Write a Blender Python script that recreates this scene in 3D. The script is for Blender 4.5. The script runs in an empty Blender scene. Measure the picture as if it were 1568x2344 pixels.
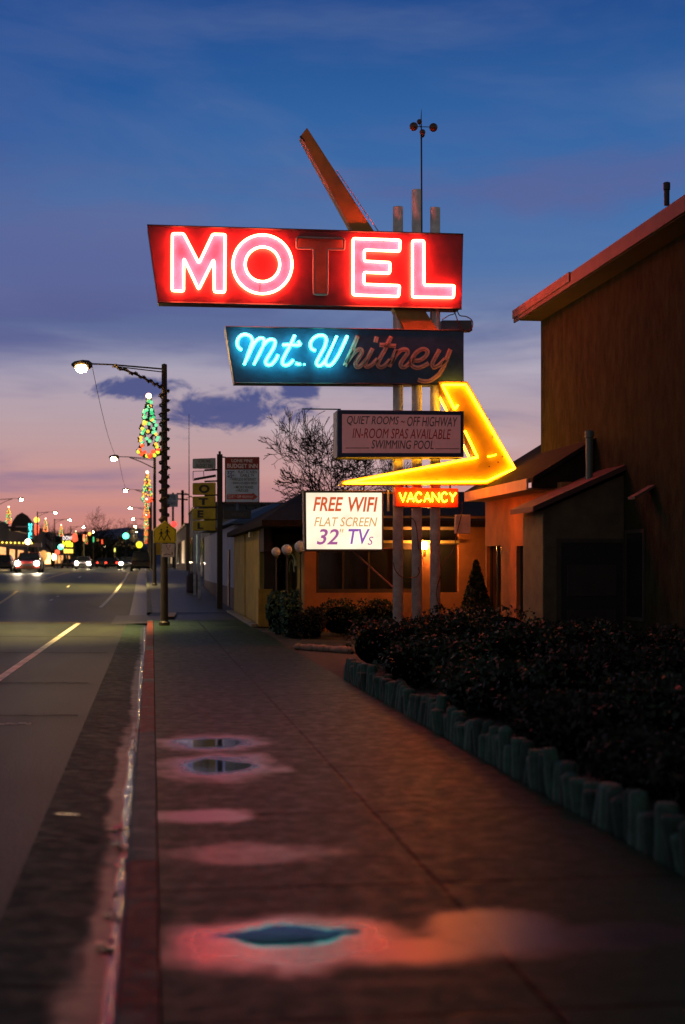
import bpy, bmesh, math, random
from mathutils import Vector, Matrix
R = math.radians
scene = bpy.context.scene
COL = scene.collection

# ------------------------------------------------------------------ camera
TH = R(7.9); CAMZ = 1.6; F = 3255.0
cam_d = bpy.data.cameras.new('camera'); cam = bpy.data.objects.new('camera', cam_d); COL.objects.link(cam)
cam.location = (0, 0, CAMZ); cam.rotation_euler = (R(90), 0, -TH)
cam_d.sensor_fit = 'VERTICAL'; cam_d.sensor_height = 36; cam_d.sensor_width = 24
cam_d.lens = 50; cam_d.shift_y = 118 / 2344
cam_d.clip_start = 0.1; cam_d.clip_end = 20000
cam_d.dof.use_dof = True; cam_d.dof.focus_distance = 29; cam_d.dof.aperture_fstop = 1.4
scene.camera = cam

# ------------------------------------------------------------------ world: dusk sky
def lin(c):
    return tuple((v / 255 / 12.92) if v / 255 <= 0.04045 else ((v / 255 + 0.055) / 1.055) ** 2.4 for v in c)
W = bpy.data.worlds.new('World'); scene.world = W; W.use_nodes = True
nt = W.node_tree; nt.nodes.clear()
def N(t, **k):
    n = nt.nodes.new(t)
    for a, b in k.items(): setattr(n, a, b)
    return n
def L(a, b): nt.links.new(a, b)
def M_(op, a, b=None, c=None, clamp=False):
    n = nt.nodes.new('ShaderNodeMath'); n.operation = op; n.use_clamp = clamp
    for i, v in enumerate((a, b, c)):
        if v is None: continue
        if isinstance(v, (int, float)): n.inputs[i].default_value = v
        else: nt.links.new(v, n.inputs[i])
    return n.outputs[0]
def MR(v, a, b, c=0.0, d=1.0, smooth=True):
    n = nt.nodes.new('ShaderNodeMapRange'); n.interpolation_type = 'SMOOTHSTEP' if smooth else 'LINEAR'
    n.inputs['From Min'].default_value = a; n.inputs['From Max'].default_value = b
    n.inputs['To Min'].default_value = c; n.inputs['To Max'].default_value = d
    nt.links.new(v, n.inputs['Value']); return n.outputs['Result']
def MIX(f, a, b):
    n = nt.nodes.new('ShaderNodeMix'); n.data_type = 'RGBA'
    for i, v in ((0, f), (6, a), (7, b)):
        if isinstance(v, (int, float)): n.inputs[i].default_value = v
        elif isinstance(v, tuple): n.inputs[i].default_value = v if len(v) == 4 else v + (1,)
        else: nt.links.new(v, n.inputs[i])
    return n.outputs[2]
def NOISE(vec, scale, detail=4, rough=.5, dist=0):
    n = nt.nodes.new('ShaderNodeTexNoise'); nt.links.new(vec, n.inputs['Vector'])
    n.inputs['Scale'].default_value = scale; n.inputs['Detail'].default_value = detail
    n.inputs['Roughness'].default_value = rough; n.inputs['Distortion'].default_value = dist
    return n.outputs['Fac']
def COMB(x, y, z):
    n = nt.nodes.new('ShaderNodeCombineXYZ')
    for i, v in enumerate((x, y, z)):
        if isinstance(v, (int, float)): n.inputs[i].default_value = v
        else: nt.links.new(v, n.inputs[i])
    return n.outputs[0]
tc = N('ShaderNodeTexCoord'); sp = N('ShaderNodeSeparateXYZ'); L(tc.outputs['Generated'], sp.inputs[0])
dx, dy, dz = sp.outputs
az = M_('ARCTAN2', dx, dy)                     # 0 along the street, + to the right
ramp = N('ShaderNodeValToRGB'); L(MR(dz, 0, .5, 0, 1, False), ramp.inputs[0])
stops = [(0.0, (196, 116, 104)), (.036, (206, 130, 118)), (.098, (206, 146, 138)), (.178, (188, 158, 162)), (.268, (172, 164, 182)), (.328, (110, 128, 167)),
         (.414, (78, 115, 169)), (.58, (52, 101, 163)), (.74, (30, 74, 140)), (.88, (16, 50, 106)), (1.0, (12, 38, 86))]
cr = ramp.color_ramp
while len(cr.elements) < len(stops): cr.elements.new(.5)
for e, (p, c) in zip(cr.elements, stops): e.position = p; e.color = lin(c) + (1,)
# soft streaky cloud bands
v1 = COMB(M_('MULTIPLY', az, 1.6), M_('MULTIPLY', dz, 9.0), 3.1)
band = NOISE(v1, 1.9, 5, .55, .35)
lightband = NOISE(COMB(M_('MULTIPLY', az, 1.3), M_('MULTIPLY', dz, 7.0), 9.7), 2.0, 4, .5, .3)
near_h = M_('MULTIPLY', MR(dz, .02, .07), MR(dz, .34, .22))
c0 = MIX(M_('MULTIPLY', MR(lightband, .45, .72), M_('MULTIPLY', MR(dz, .045, .09), MR(dz, .2, .13))), ramp.outputs[0], lin((216, 200, 208)))
c1 = MIX(M_('MULTIPLY', M_('MULTIPLY', MR(band, .47, .66), near_h), .75), c0, lin((96, 98, 148)))
# one broad darker bank across the middle heights
bank = M_('MULTIPLY', MR(dz, .135, .155), MR(dz, .20, .17))
veil = NOISE(COMB(M_('ADD', M_('MULTIPLY', az, 2.2), M_('MULTIPLY', dz, 2.0)), M_('MULTIPLY', dz, 8.0), 7.0), 1.3, 5, .6, .4)
c1 = MIX(M_('MULTIPLY', M_('MULTIPLY', MR(veil, .38, .68), MR(dz, .19, .24)), .34), c1, lin((112, 124, 164)))
bn = NOISE(COMB(M_('MULTIPLY', az, 3.0), M_('MULTIPLY', dz, 12.0), 1.0), 1.5, 5, .6, .2)
c2 = MIX(M_('MULTIPLY', M_('MULTIPLY', bank, MR(bn, .32, .6)), .6), c1, lin((82, 92, 142)))
# puffs of near dark blue cloud low over the street
pn = NOISE(COMB(M_('MULTIPLY', az, 9.0), M_('MULTIPLY', dz, 16.0), 5.0), 3.2, 8, .66, .5)
def puff(a0, z0, wa, wz, lo=.62):
    ea = M_('DIVIDE', M_('SUBTRACT', az, a0), wa); ez = M_('DIVIDE', M_('SUBTRACT', dz, z0), wz)
    d = M_('SQRT', M_('ADD', M_('MULTIPLY', ea, ea), M_('MULTIPLY', ez, ez)))
    return MR(M_('SUBTRACT', M_('MULTIPLY', pn, 1.9), M_('MULTIPLY', d, .62)), .24, .62)
pf = puff(R(3.2), .107, R(3.0), .015)
for a in ((R(-.4), .120, R(2.0), .008), (R(6.2), .121, R(.8), .010)):
    pf = M_('MAXIMUM', pf, puff(*a))
c3 = MIX(M_('MULTIPLY', pf, .9), c2, lin((62, 76, 132)))
# the unseen east is warm grey, raised to light surfaces facing the camera
glow = MR(dy, -.35, .9, .85, 1.0)
c3 = MIX(M_('MULTIPLY', M_('MULTIPLY', MR(az, .12, -.14), MR(dz, .16, .32)), .45), c3, lin((8, 70, 145)))
c3 = MIX(M_('MULTIPLY', MR(dy, .75, .1), .8), c3, lin((128, 122, 112)))
c3 = MIX(M_('MULTIPLY', MR(dz, .45, .8), .75), c3, lin((40, 45, 52)))
below = MIX(MR(dz, -.08, -.005), lin((26, 26, 30)), c3)
bg = N('ShaderNodeBackground'); L(below, bg.inputs[0]); L(M_('MULTIPLY', glow, 1.0), bg.inputs[1])
wo = N('ShaderNodeOutputWorld'); L(bg.outputs[0], wo.inputs[0])
W.cycles.sampling_method = 'AUTOMATIC'

scene.view_settings.view_transform = 'Standard'; scene.view_settings.look = 'None'
scene.view_settings.exposure = 0; scene.view_settings.gamma = 1
scene.render.engine = 'CYCLES'
cy = scene.cycles
cy.use_denoising = True
try: cy.denoiser = 'OPENIMAGEDENOISE'
except Exception: pass
cy.max_bounces = 5; cy.diffuse_bounces = 3; cy.glossy_bounces = 3; cy.transmission_bounces = 3; cy.volume_bounces = 0
cy.transparent_max_bounces = 8
cy.sample_clamp_indirect = 4.0; cy.sample_clamp_direct = 0
cy.caustics_reflective = False; cy.caustics_refractive = False; cy.blur_glossy = .6
cy.use_light_tree = True

# ------------------------------------------------------------------ picture <-> place
S, Cc = math.sin(TH), math.cos(TH)
def gx(x, Y):
    """world X at depth Y under the picture column x"""
    t = (x - 784) / F
    return Y * (S + t * Cc) / (Cc - t * S)
def gy(x, X):
    """world Y where the column x meets the plane X"""
    t = (x - 784) / F
    return X * (Cc - t * S) / (S + t * Cc)
def zz(y, X, Y): return CAMZ + (1290 - y) / F * (X * S + Y * Cc)
def P(x, y, Y):
    X = gx(x, Y); return Vector((X, Y, zz(y, X, Y)))
def zf(Y):
    """the street falls level near the sign, then climbs gently"""
    t = max(0.0, min(1.0, (Y - 45) / 65)); return 1.02 * t * t * (3 - 2 * t)

# ------------------------------------------------------------------ materials
MATS = {}
def mat(name, col, rough=.7, metal=0.0, var=.25, vscale=3.0, bump=.0, bscale=20.0, streak=None, spec=None, col2=None, stretch=None):
    if name in MATS: return MATS[name]
    m = bpy.data.materials.new(name); m.use_nodes = True; n = m.node_tree; b = n.nodes['Principled BSDF']
    t = n.nodes.new('ShaderNodeTexCoord'); mp = n.nodes.new('ShaderNodeMapping'); n.links.new(t.outputs['Object'], mp.inputs[0])
    if stretch: mp.inputs['Scale'].default_value = stretch
    no = n.nodes.new('ShaderNodeTexNoise'); n.links.new(mp.outputs[0], no.inputs['Vector'])
    no.inputs['Scale'].default_value = vscale; no.inputs['Detail'].default_value = 6; no.inputs['Roughness'].default_value = .65
    mr = n.nodes.new('ShaderNodeMapRange'); mr.inputs['From Min'].default_value = .33; mr.inputs['From Max'].default_value = .67
    n.links.new(no.outputs['Fac'], mr.inputs['Value'])
    mx = n.nodes.new('ShaderNodeMix'); mx.data_type = 'RGBA'; n.links.new(mr.outputs[0], mx.inputs[0])
    a = tuple(v * (1 - var) for v in col); c = col2 or tuple(min(1, v * (1 + var)) for v in col)
    mx.inputs[6].default_value = a + (1,); mx.inputs[7].default_value = c + (1,)
    n.links.new(mx.outputs[2], b.inputs['Base Color'])
    r2 = n.nodes.new('ShaderNodeMapRange'); r2.inputs['To Min'].default_value = max(.02, rough - .1); r2.inputs['To Max'].default_value = min(1, rough + .1)
    n.links.new(no.outputs['Fac'], r2.inputs['Value']); n.links.new(r2.outputs[0], b.inputs['Roughness'])
    b.inputs['Metallic'].default_value = metal
    if spec is not None: b.inputs['Specular IOR Level'].default_value = spec
    if bump:
        n2 = n.nodes.new('ShaderNodeTexNoise'); n.links.new(mp.outputs[0], n2.inputs['Vector']); n2.inputs['Scale'].default_value = bscale; n2.inputs['Detail'].default_value = 5
        bp = n.nodes.new('ShaderNodeBump'); bp.inputs['Strength'].default_value = bump; bp.inputs['Distance'].default_value = .02
        n.links.new(n2.outputs['Fac'], bp.inputs['Height']); n.links.new(bp.outputs[0], b.inputs['Normal'])
    MATS[name] = m; return m
def emat(name, col, strength, base=(.5, .5, .5), var=0.0):
    if name in MATS: return MATS[name]
    m = bpy.data.materials.new(name); m.use_nodes = True; n = m.node_tree; b = n.nodes['Principled BSDF']
    b.inputs['Base Color'].default_value = base + (1,); b.inputs['Roughness'].default_value = .4
    b.inputs['Emission Color'].default_value = col + (1,); b.inputs['Emission Strength'].default_value = strength
    if var:
        t = n.nodes.new('ShaderNodeTexCoord'); no = n.nodes.new('ShaderNodeTexNoise'); n.links.new(t.outputs['Object'], no.inputs['Vector'])
        no.inputs['Scale'].default_value = 2.5
        mr = n.nodes.new('ShaderNodeMapRange'); mr.inputs['From Min'].default_value = .3; mr.inputs['From Max'].default_value = .7
        mr.inputs['To Min'].default_value = strength * (1 - var); mr.inputs['To Max'].default_value = strength * (1 + var)
        n.links.new(no.outputs['Fac'], mr.inputs['Value']); n.links.new(mr.outputs[0], b.inputs['Emission Strength'])
    MATS[name] = m; return m

concrete = mat('pale concrete', (.22, .21, .2), .8, var=.25, vscale=6, bump=.3, bscale=60)
asph = mat('asphalt', (.05, .05, .045), .55, var=.35, vscale=.6, bump=.5, bscale=90)
rust_pole = mat('weathered brown steel', (.032, .024, .022), .6, var=.3, vscale=4)
dark_metal = mat('dark metal', (.03, .03, .032), .5)
galv = mat('dull grey metal', (.25, .26, .27), .45, .6, var=.2)
white_post = mat('chalky white post paint', (.9, .84, .84), .55, var=.3, vscale=5, bump=.1, bscale=30)
navy = mat('navy sign enamel', (.04, .085, .19), .38, var=.3, vscale=3)
maroon = mat('dark red sign enamel', (.15, .016, .028), .38, var=.3, vscale=2.5)
dark_trim = mat('dark sign trim', (.025, .02, .03), .4)
orange_sheet = mat('orange sheet metal', (.55, .22, .03), .42, var=.25, vscale=2.5)
yellow_sheet = mat('yellow orange arrow enamel', (.72, .36, .02), .4, var=.15, vscale=2)
glass_unlit = mat('milky unlit glass tube', (.5, .33, .3), .2, var=.1)
black = mat('black paint', (.012, .012, .014), .45)
leaf_m = mat('dark green leaves', (.007, .022, .008), .6, var=.6, vscale=1.2)
bark = mat('dark bare bark', (.012, .010, .010), .9, spec=.1, var=.3)
rubber = mat('black rubber', (.012, .012, .012), .8)
def glassmat(name='dark window glass', col=(.01, .012, .014), rough=.08):
    return mat(name, col, rough, var=.1, spec=.6)
glass = glassmat()

# ------------------------------------------------------------------ mesh builder
class MB:
    def __init__(s): s.v = []; s.f = []
    def poly(s, pts, flip=False):
        i = len(s.v); s.v += [tuple(p) for p in pts]; f = list(range(i, i + len(pts))); s.f.append(f[::-1] if flip else f); return s
    def box(s, x0, x1, y0, y1, z0, z1):
        i = len(s.v)
        s.v += [(x0, y0, z0), (x1, y0, z0), (x1, y1, z0), (x0, y1, z0), (x0, y0, z1), (x1, y0, z1), (x1, y1, z1), (x0, y1, z1)]
        for f in ((0, 3, 2, 1), (4, 5, 6, 7), (0, 1, 5, 4), (1, 2, 6, 5), (2, 3, 7, 6), (3, 0, 4, 7)): s.f.append([i + k for k in f])
        return s
    def prism(s, pts, d):
        """pts: 3-D outline, d: extrusion vector"""
        i = len(s.v); n = len(pts); d = Vector(d)
        s.v += [tuple(Vector(p)) for p in pts] + [tuple(Vector(p) + d) for p in pts]
        s.f.append([i + k for k in range(n)]); s.f.append([i + n + k for k in range(n)][::-1])
        for k in range(n): s.f.append([i + k, i + n + k, i + n + (k + 1) % n, i + (k + 1) % n])
        return s
    def tube(s, pts, r, sides=8, closed=False, caps=True):
        pts = [Vector(p) for p in pts]; n = len(pts)
        rr = r if isinstance(r, (list, tuple)) else [r] * n
        base = len(s.v); up = None
        for k in range(n):
            a = pts[(k - 1) % n] if (closed or k > 0) else pts[0]; b = pts[(k + 1) % n] if (closed or k < n - 1) else pts[-1]
            t = (b - a)
            t = t.normalized() if t.length > 1e-9 else Vector((0, 0, 1))
            if up is None: up = Vector((0, 0, 1)) if abs(t.z) < .9 else Vector((1, 0, 0))
            u = t.cross(up)
            if u.length < 1e-6: u = t.orthogonal()
            u.normalize(); w = u.cross(t).normalized(); up = w
            sc = 1.0
            if 0 < k < n - 1 or closed:
                d1 = (pts[k] - a); d2 = (b - pts[k])
                if d1.length > 1e-9 and d2.length > 1e-9:
                    c = max(.45, math.cos(d1.angle(d2) / 2)); sc = 1.0
            for j in range(sides):
                an = 2 * math.pi * j / sides
                s.v.append(tuple(pts[k] + (u * math.cos(an) + w * math.sin(an)) * rr[k] * sc))
        m = n if closed else n - 1
        for k in range(m):
            for j in range(sides):
                a = base + k * sides + j; b = base + k * sides + (j + 1) % sides
                c = base + ((k + 1) % n) * sides + (j + 1) % sides; d = base + ((k + 1) % n) * sides + j
                s.f.append([a, d, c, b])
        if caps and not closed:
            s.f.append([base + j for j in range(sides)]); s.f.append([base + (n - 1) * sides + j for j in range(sides)][::-1])
        return s
    def lathe(s, c, prof, sides=16, axis='z'):
        i = len(s.v); c = Vector(c)
        for (r, h) in prof:
            for j in range(sides):
                a = 2 * math.pi * j / sides
                o = Vector((r * math.cos(a), r * math.sin(a), h))
                if axis == 'y': o = Vector((o.x, o.z, o.y))
                if axis == 'x': o = Vector((o.z, o.x, o.y))
                s.v.append(tuple(c + o))
        for k in range(len(prof) - 1):
            for j in range(sides):
                s.f.append([i + k * sides + j, i + k * sides + (j + 1) % sides, i + (k + 1) * sides + (j + 1) % sides, i + (k + 1) * sides + j])
        s.f.append([i + j for j in range(sides)][::-1]); s.f.append([i + (len(prof) - 1) * sides + j for j in range(sides)])
        return s
    def sphere(s, c, r, n=10, sz=1.0):
        prof = [(max(1e-4, r * math.sin(math.pi * k / n)), -r * sz * math.cos(math.pi * k / n)) for k in range(n + 1)]
        return s.lathe(c, prof, max(8, n + 4))
    def build(s, name, m=None, parent=None, smooth=False, bevel=0, off=None):
        me = bpy.data.meshes.new(name); me.from_pydata(s.v, [], s.f)
        if off is not None: me.transform(Matrix.Translation(-Vector(off)))
        me.validate(); me.update()
        bm = bmesh.new(); bm.from_mesh(me); bmesh.ops.recalc_face_normals(bm, faces=bm.faces); bm.to_mesh(me); bm.free()
        if m: me.materials.append(m)
        if smooth:
            for p in me.polygons: p.use_smooth = True
        o = bpy.data.objects.new(name, me); COL.objects.link(o)
        if parent: o.parent = parent
        if off is not None: o.location = off
        if bevel:
            b = o.modifiers.new('bevel', 'BEVEL'); b.width = bevel; b.segments = 2; b.limit_method = 'ANGLE'; b.angle_limit = R(50)
        return o
def smooth_pts(pts, k=6, closed=False):
    pts = [Vector(p) for p in pts]; n = len(pts); out = []
    m = n if closed else n - 1
    for i in range(m):
        p0 = pts[(i - 1) % n] if closed or i > 0 else pts[0]; p1 = pts[i]; p2 = pts[(i + 1) % n]; p3 = pts[(i + 2) % n] if closed or i + 2 < n else pts[-1]
        for j in range(k):
            t = j / k
            out.append(.5 * ((2 * p1) + (p2 - p0) * t + (2 * p0 - 5 * p1 + 4 * p2 - p3) * t * t + (3 * p1 - p0 - 3 * p2 + p3) * t ** 3))
    if not closed: out.append(pts[-1])
    return out
def tag(o, label=None, cat=None, group=None, kind=None):
    if label: o['label'] = label
    if cat: o['category'] = cat
    if group: o['group'] = group
    if kind: o['kind'] = kind
    return o
def thing(name, label, cat, loc=(0, 0, 0), rz=0, group=None):
    o = bpy.data.objects.new(name, None); COL.objects.link(o); o.location = loc; o.rotation_euler = (0, 0, rz)
    o.empty_display_size = .2
    return tag(o, label, cat, group)
def adopt(root, *objs):
    """parent while keeping each where it stands"""
    for o in objs:
        o.parent = root; o.matrix_parent_inverse = Matrix.LocRotScale(root.location, root.rotation_euler, None).inverted()
KIDS = {}
def copy_tree(o, loc, rz=None, label=None, group=None):
    c = o.copy(); COL.objects.link(c); c.location = loc
    if rz is not None: c.rotation_euler = (0, 0, rz)
    if label: c['label'] = label
    if group: c['group'] = group
    for ch in o.children:
        d = ch.copy(); COL.objects.link(d); d.parent = c
        for g in ch.children:
            e = g.copy(); COL.objects.link(e); e.parent = d
    return c
def text(s, x0, x1, z0, z1, Y, m, name='lettering', parent=None, shear=0.0, depth=.004, bold=0.0, space=1.0):
    """lettering standing in the plane Y, fitted to the box"""
    cu = bpy.data.curves.new(name, 'FONT'); cu.body = s; cu.shear = shear; cu.extrude = .5; cu.offset = bold; cu.space_character = space
    cu.resolution_u = 3; cu.align_x = 'CENTER'; cu.space_line = .95
    o = bpy.data.objects.new(name, cu); COL.objects.link(o); bpy.context.view_layer.update()
    dg = bpy.context.evaluated_depsgraph_get(); me = bpy.data.meshes.new_from_object(o.evaluated_get(dg)); bpy.data.objects.remove(o)
    xs = [v.co.x for v in me.vertices]; ys = [v.co.y for v in me.vertices]
    ax, bx, ay, by = min(xs), max(xs), min(ys), max(ys)
    for v in me.vertices:
        x, y, z = v.co
        v.co = (x0 + (x - ax) / (bx - ax) * (x1 - x0), Y - (z + .5) * depth, z0 + (y - ay) / (by - ay) * (z1 - z0))
    me.materials.clear(); me.materials.append(m); me.update()
    o = bpy.data.objects.new(name, me); COL.objects.link(o)
    if parent: o.parent = parent
    return o
def textp(s, x0, y0, x1, y1, Y, m, **k):
    a = P(x0, y1, Y); b = P(x1, y0, Y)
    return text(s, a.x, b.x, a.z, b.z, Y, m, **k)

# ------------------------------------------------------------------ ground, road, kerb, sidewalk
YS = [-12, 0, 3, 5, 7, 9, 12, 15, 18, 21, 25, 30, 35, 38, 41] + [44, 47, 50, 55, 60, 65, 70, 75, 80, 85, 90, 95, 100, 105, 110, 130, 160, 200, 260, 340, 500, 900]
def KL(Y): return -.11 + .0048 * (min(max(Y, 0), 42) - 5)
def strip(fl, fr, zl, zr, ys, name, m, parent=None):
    mb = MB()
    for Y in ys: mb.v += [(fl(Y), Y, zl(Y)), (fr(Y), Y, zr(Y))]
    for k in range(len(ys) - 1): mb.f.append([2 * k, 2 * k + 1, 2 * k + 3, 2 * k + 2])
    return mb.build(name, m, parent)
g = strip(lambda Y: -3000, lambda Y: 3000, lambda Y: zf(Y) - .34, lambda Y: zf(Y) - .34, YS + [2000, 6000], 'ground', mat('dry earth', (.09, .07, .05), .9, var=.3, bump=.4))
tag(g, kind='structure')

def wet_material(name, base, spots, joints=None, rough=.5, dirt=.14, slope=0.0, ripple=0.0):
    """concrete with soft-edged wet patches; spots: (x, y, half width, half depth, wetness, smoothness)"""
    m = bpy.data.materials.new(name); m.use_nodes = True
    global nt
    keep = nt; nt = m.node_tree
    b = nt.nodes['Principled BSDF']
    t = nt.nodes.new('ShaderNodeTexCoord'); s = nt.nodes.new('ShaderNodeSeparateXYZ'); nt.links.new(t.outputs['Object'], s.inputs[0]); x, y, z = s.outputs
    co = t.outputs['Object']
    wob = M_('SUBTRACT', NOISE(COMB(M_('MULTIPLY', x, 1.6), y, 0.0), 1.8, 3), .5)
    big = NOISE(co, 1.1, 6, .65); fine = NOISE(co, 55, 4, .7); mid = NOISE(co, 7, 5, .7)
    wet = None; mir = None
    for (px, py, hw, hd, wt, sm) in spots:
        ex = M_('DIVIDE', M_('SUBTRACT', x, px), hw); ey = M_('DIVIDE', M_('SUBTRACT', y, py), hd)
        d = M_('ADD', M_('SQRT', M_('ADD', M_('MULTIPLY', ex, ex), M_('MULTIPLY', ey, ey))), M_('MULTIPLY', wob, 1.1))
        a = M_('MULTIPLY', MR(d, 1.22, .62), wt); q = M_('MULTIPLY', MR(d, .6, .42), sm)
        wet = a if wet is None else M_('MAXIMUM', wet, a); mir = q if mir is None else M_('MAXIMUM', mir, q)
    col = MIX(MR(big, .3, .7), tuple(v * (1 - dirt) for v in base), tuple(v * (1 + dirt) for v in base))
    col = MIX(M_('MULTIPLY', MR(mid, .5, .75), .14), col, tuple(v * .55 for v in base))
    col = MIX(M_('MULTIPLY', MR(fine, .35, .7), .35), col, tuple(v * 1.3 for v in base))
    jm = None
    if joints:
        lx, step, y0 = joints
        wv = M_('MULTIPLY', M_('SUBTRACT', NOISE(co, 3, 2), .5), .02)
        if lx is not None:
            jm = MR(M_('ABSOLUTE', M_('ADD', M_('SUBTRACT', x, lx), wv)), .022, .010)
        fy = M_('ABSOLUTE', M_('SUBTRACT', M_('FRACT', M_('ADD', M_('DIVIDE', M_('ADD', M_('SUBTRACT', y, y0), wv), step), .5)), .5))
        j2 = MR(M_('MULTIPLY', fy, step), .024, .011)
        jm = j2 if jm is None else M_('MAXIMUM', jm, j2)
        col = MIX(M_('MULTIPLY', jm, .92), col, tuple(v * .12 for v in base))
    dry = rough
    rg = MR(mid, .3, .7, dry - .1, dry + .12)
    if wet is not None:
        col = MIX(M_('MULTIPLY', wet, .8), col, tuple(v * .35 for v in base))
        b.inputs['IOR'].default_value = 1.38
        rw = M_('SUBTRACT', .27, M_('MULTIPLY', mir, .23 if not ripple else .19))
        n = nt.nodes.new('ShaderNodeMix'); n.data_type = 'FLOAT'; nt.links.new(wet, n.inputs[0]); nt.links.new(rg, n.inputs[2]); nt.links.new(rw, n.inputs[3]); rg = n.outputs[0]
    nt.links.new(col, b.inputs['Base Color']); nt.links.new(rg, b.inputs['Roughness'])
    if wet is not None: nt.links.new(M_('ADD', .035, M_('MULTIPLY', wet, .31)), b.inputs['Specular IOR Level'])
    h = M_('ADD', M_('MULTIPLY', fine, .45), M_('MULTIPLY', big, .1))
    if jm is not None: h = M_('SUBTRACT', h, M_('MULTIPLY', jm, 1.2))
    bp = nt.nodes.new('ShaderNodeBump'); nt.links.new(h, bp.inputs['Height']); bp.inputs['Distance'].default_value = .006
    if slope:   # tilts the normal in puddle centres only, to shift their reflection
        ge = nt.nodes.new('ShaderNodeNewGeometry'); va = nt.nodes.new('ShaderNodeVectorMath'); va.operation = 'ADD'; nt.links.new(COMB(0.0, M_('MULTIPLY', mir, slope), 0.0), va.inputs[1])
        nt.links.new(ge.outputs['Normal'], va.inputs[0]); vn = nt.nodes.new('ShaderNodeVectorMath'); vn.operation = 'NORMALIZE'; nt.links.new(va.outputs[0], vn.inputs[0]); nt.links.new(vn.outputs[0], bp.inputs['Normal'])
    if ripple:
        rp = NOISE(COMB(M_('MULTIPLY', x, 2.0), y, 0.0), 22, 3, .5)
        nt.links.new(M_('ADD', M_('MULTIPLY', h, M_('SUBTRACT', 1.0, wet)), M_('MULTIPLY', rp, M_('MULTIPLY', mir, ripple))), bp.inputs['Height'])
        bp.inputs['Strength'].default_value = .5
    elif wet is not None: nt.links.new(M_('SUBTRACT', .5, M_('MULTIPLY', wet, .49)), bp.inputs['Strength'])
    else: bp.inputs['Strength'].default_value = .5
    nt.links.new(bp.outputs[0], b.inputs['Normal'])
    nt = keep
    return m
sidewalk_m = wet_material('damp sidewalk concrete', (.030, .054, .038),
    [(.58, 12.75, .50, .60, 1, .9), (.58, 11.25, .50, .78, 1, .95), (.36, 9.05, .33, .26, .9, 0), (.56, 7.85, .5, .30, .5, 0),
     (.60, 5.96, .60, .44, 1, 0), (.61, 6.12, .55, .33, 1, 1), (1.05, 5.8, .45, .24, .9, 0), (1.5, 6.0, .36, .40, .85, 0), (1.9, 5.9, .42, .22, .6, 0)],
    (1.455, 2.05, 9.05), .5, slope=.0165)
sw = MB()
ys = [Y for Y in YS if Y <= 41] ; ys[-1] = 40.6
for Y in ys: sw.v += [(KL(Y) + .168, Y, zf(Y)), (2.72, Y, zf(Y)), (2.72, Y, -.3)]
for k in range(len(ys) - 1): sw.f += [[3 * k, 3 * k + 1, 3 * k + 4, 3 * k + 3], [3 * k + 1, 3 * k + 2, 3 * k + 5, 3 * k + 4]]
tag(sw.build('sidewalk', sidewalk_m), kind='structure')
far_ys = [Y for Y in YS if Y >= 47 and Y < 520]
strip(lambda Y: KL(Y) + .168, lambda Y: 3.0 if Y < 80 else 3.4, zf, zf, far_ys, 'far_sidewalk', mat('dark damp concrete', (.09, .095, .1), .5, spec=.08, var=.3, vscale=.5, bump=.3, bscale=8))['kind'] = 'structure'
apron = MB()
ap = [(40.6, 0, 0), (41.4, -.09, -.02), (46.2, -.09, -.02), (47, 0, 0)]
for (Y, zl, zr) in ap: apron.v += [(-.95, Y, zf(Y) - .104), (KL(Y) + .05, Y, zf(Y) + min(zl, -.085) if zl else zf(Y) - .085), (KL(Y) + .17, Y, zf(Y) + zl), (3.0, Y, zf(Y) + zr)]
for k in range(3):
    for j in range(3): apron.f.append([4 * k + j, 4 * k + j + 1, 4 * k + j + 5, 4 * k + j + 4])
apron.build('driveway_apron', mat('dark apron concrete', (.07, .07, .075), .5, spec=.08, var=.3, vscale=1, bump=.3, bscale=10))['kind'] = 'structure'
# planting bed soil and lot behind the sidewalk
lot = MB()
lot.poly([(2.74, -5, -.02), (14, -5, -.02), (14, 33.6, -.02), (2.74, 33.6, -.02)])
lot.build('planting_bed_soil', mat('dark mulch', (.035, .025, .018), .95, var=.5, vscale=8, bump=.8, bscale=30))['kind'] = 'structure'
lot2 = MB(); lot2.poly([(2.74, 33.6, -.03), (40, 33.6, -.03), (40, 48, -.03), (2.74, 48, -.03)])
lot2.build('parking_ground', asph)['kind'] = 'structure'

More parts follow.
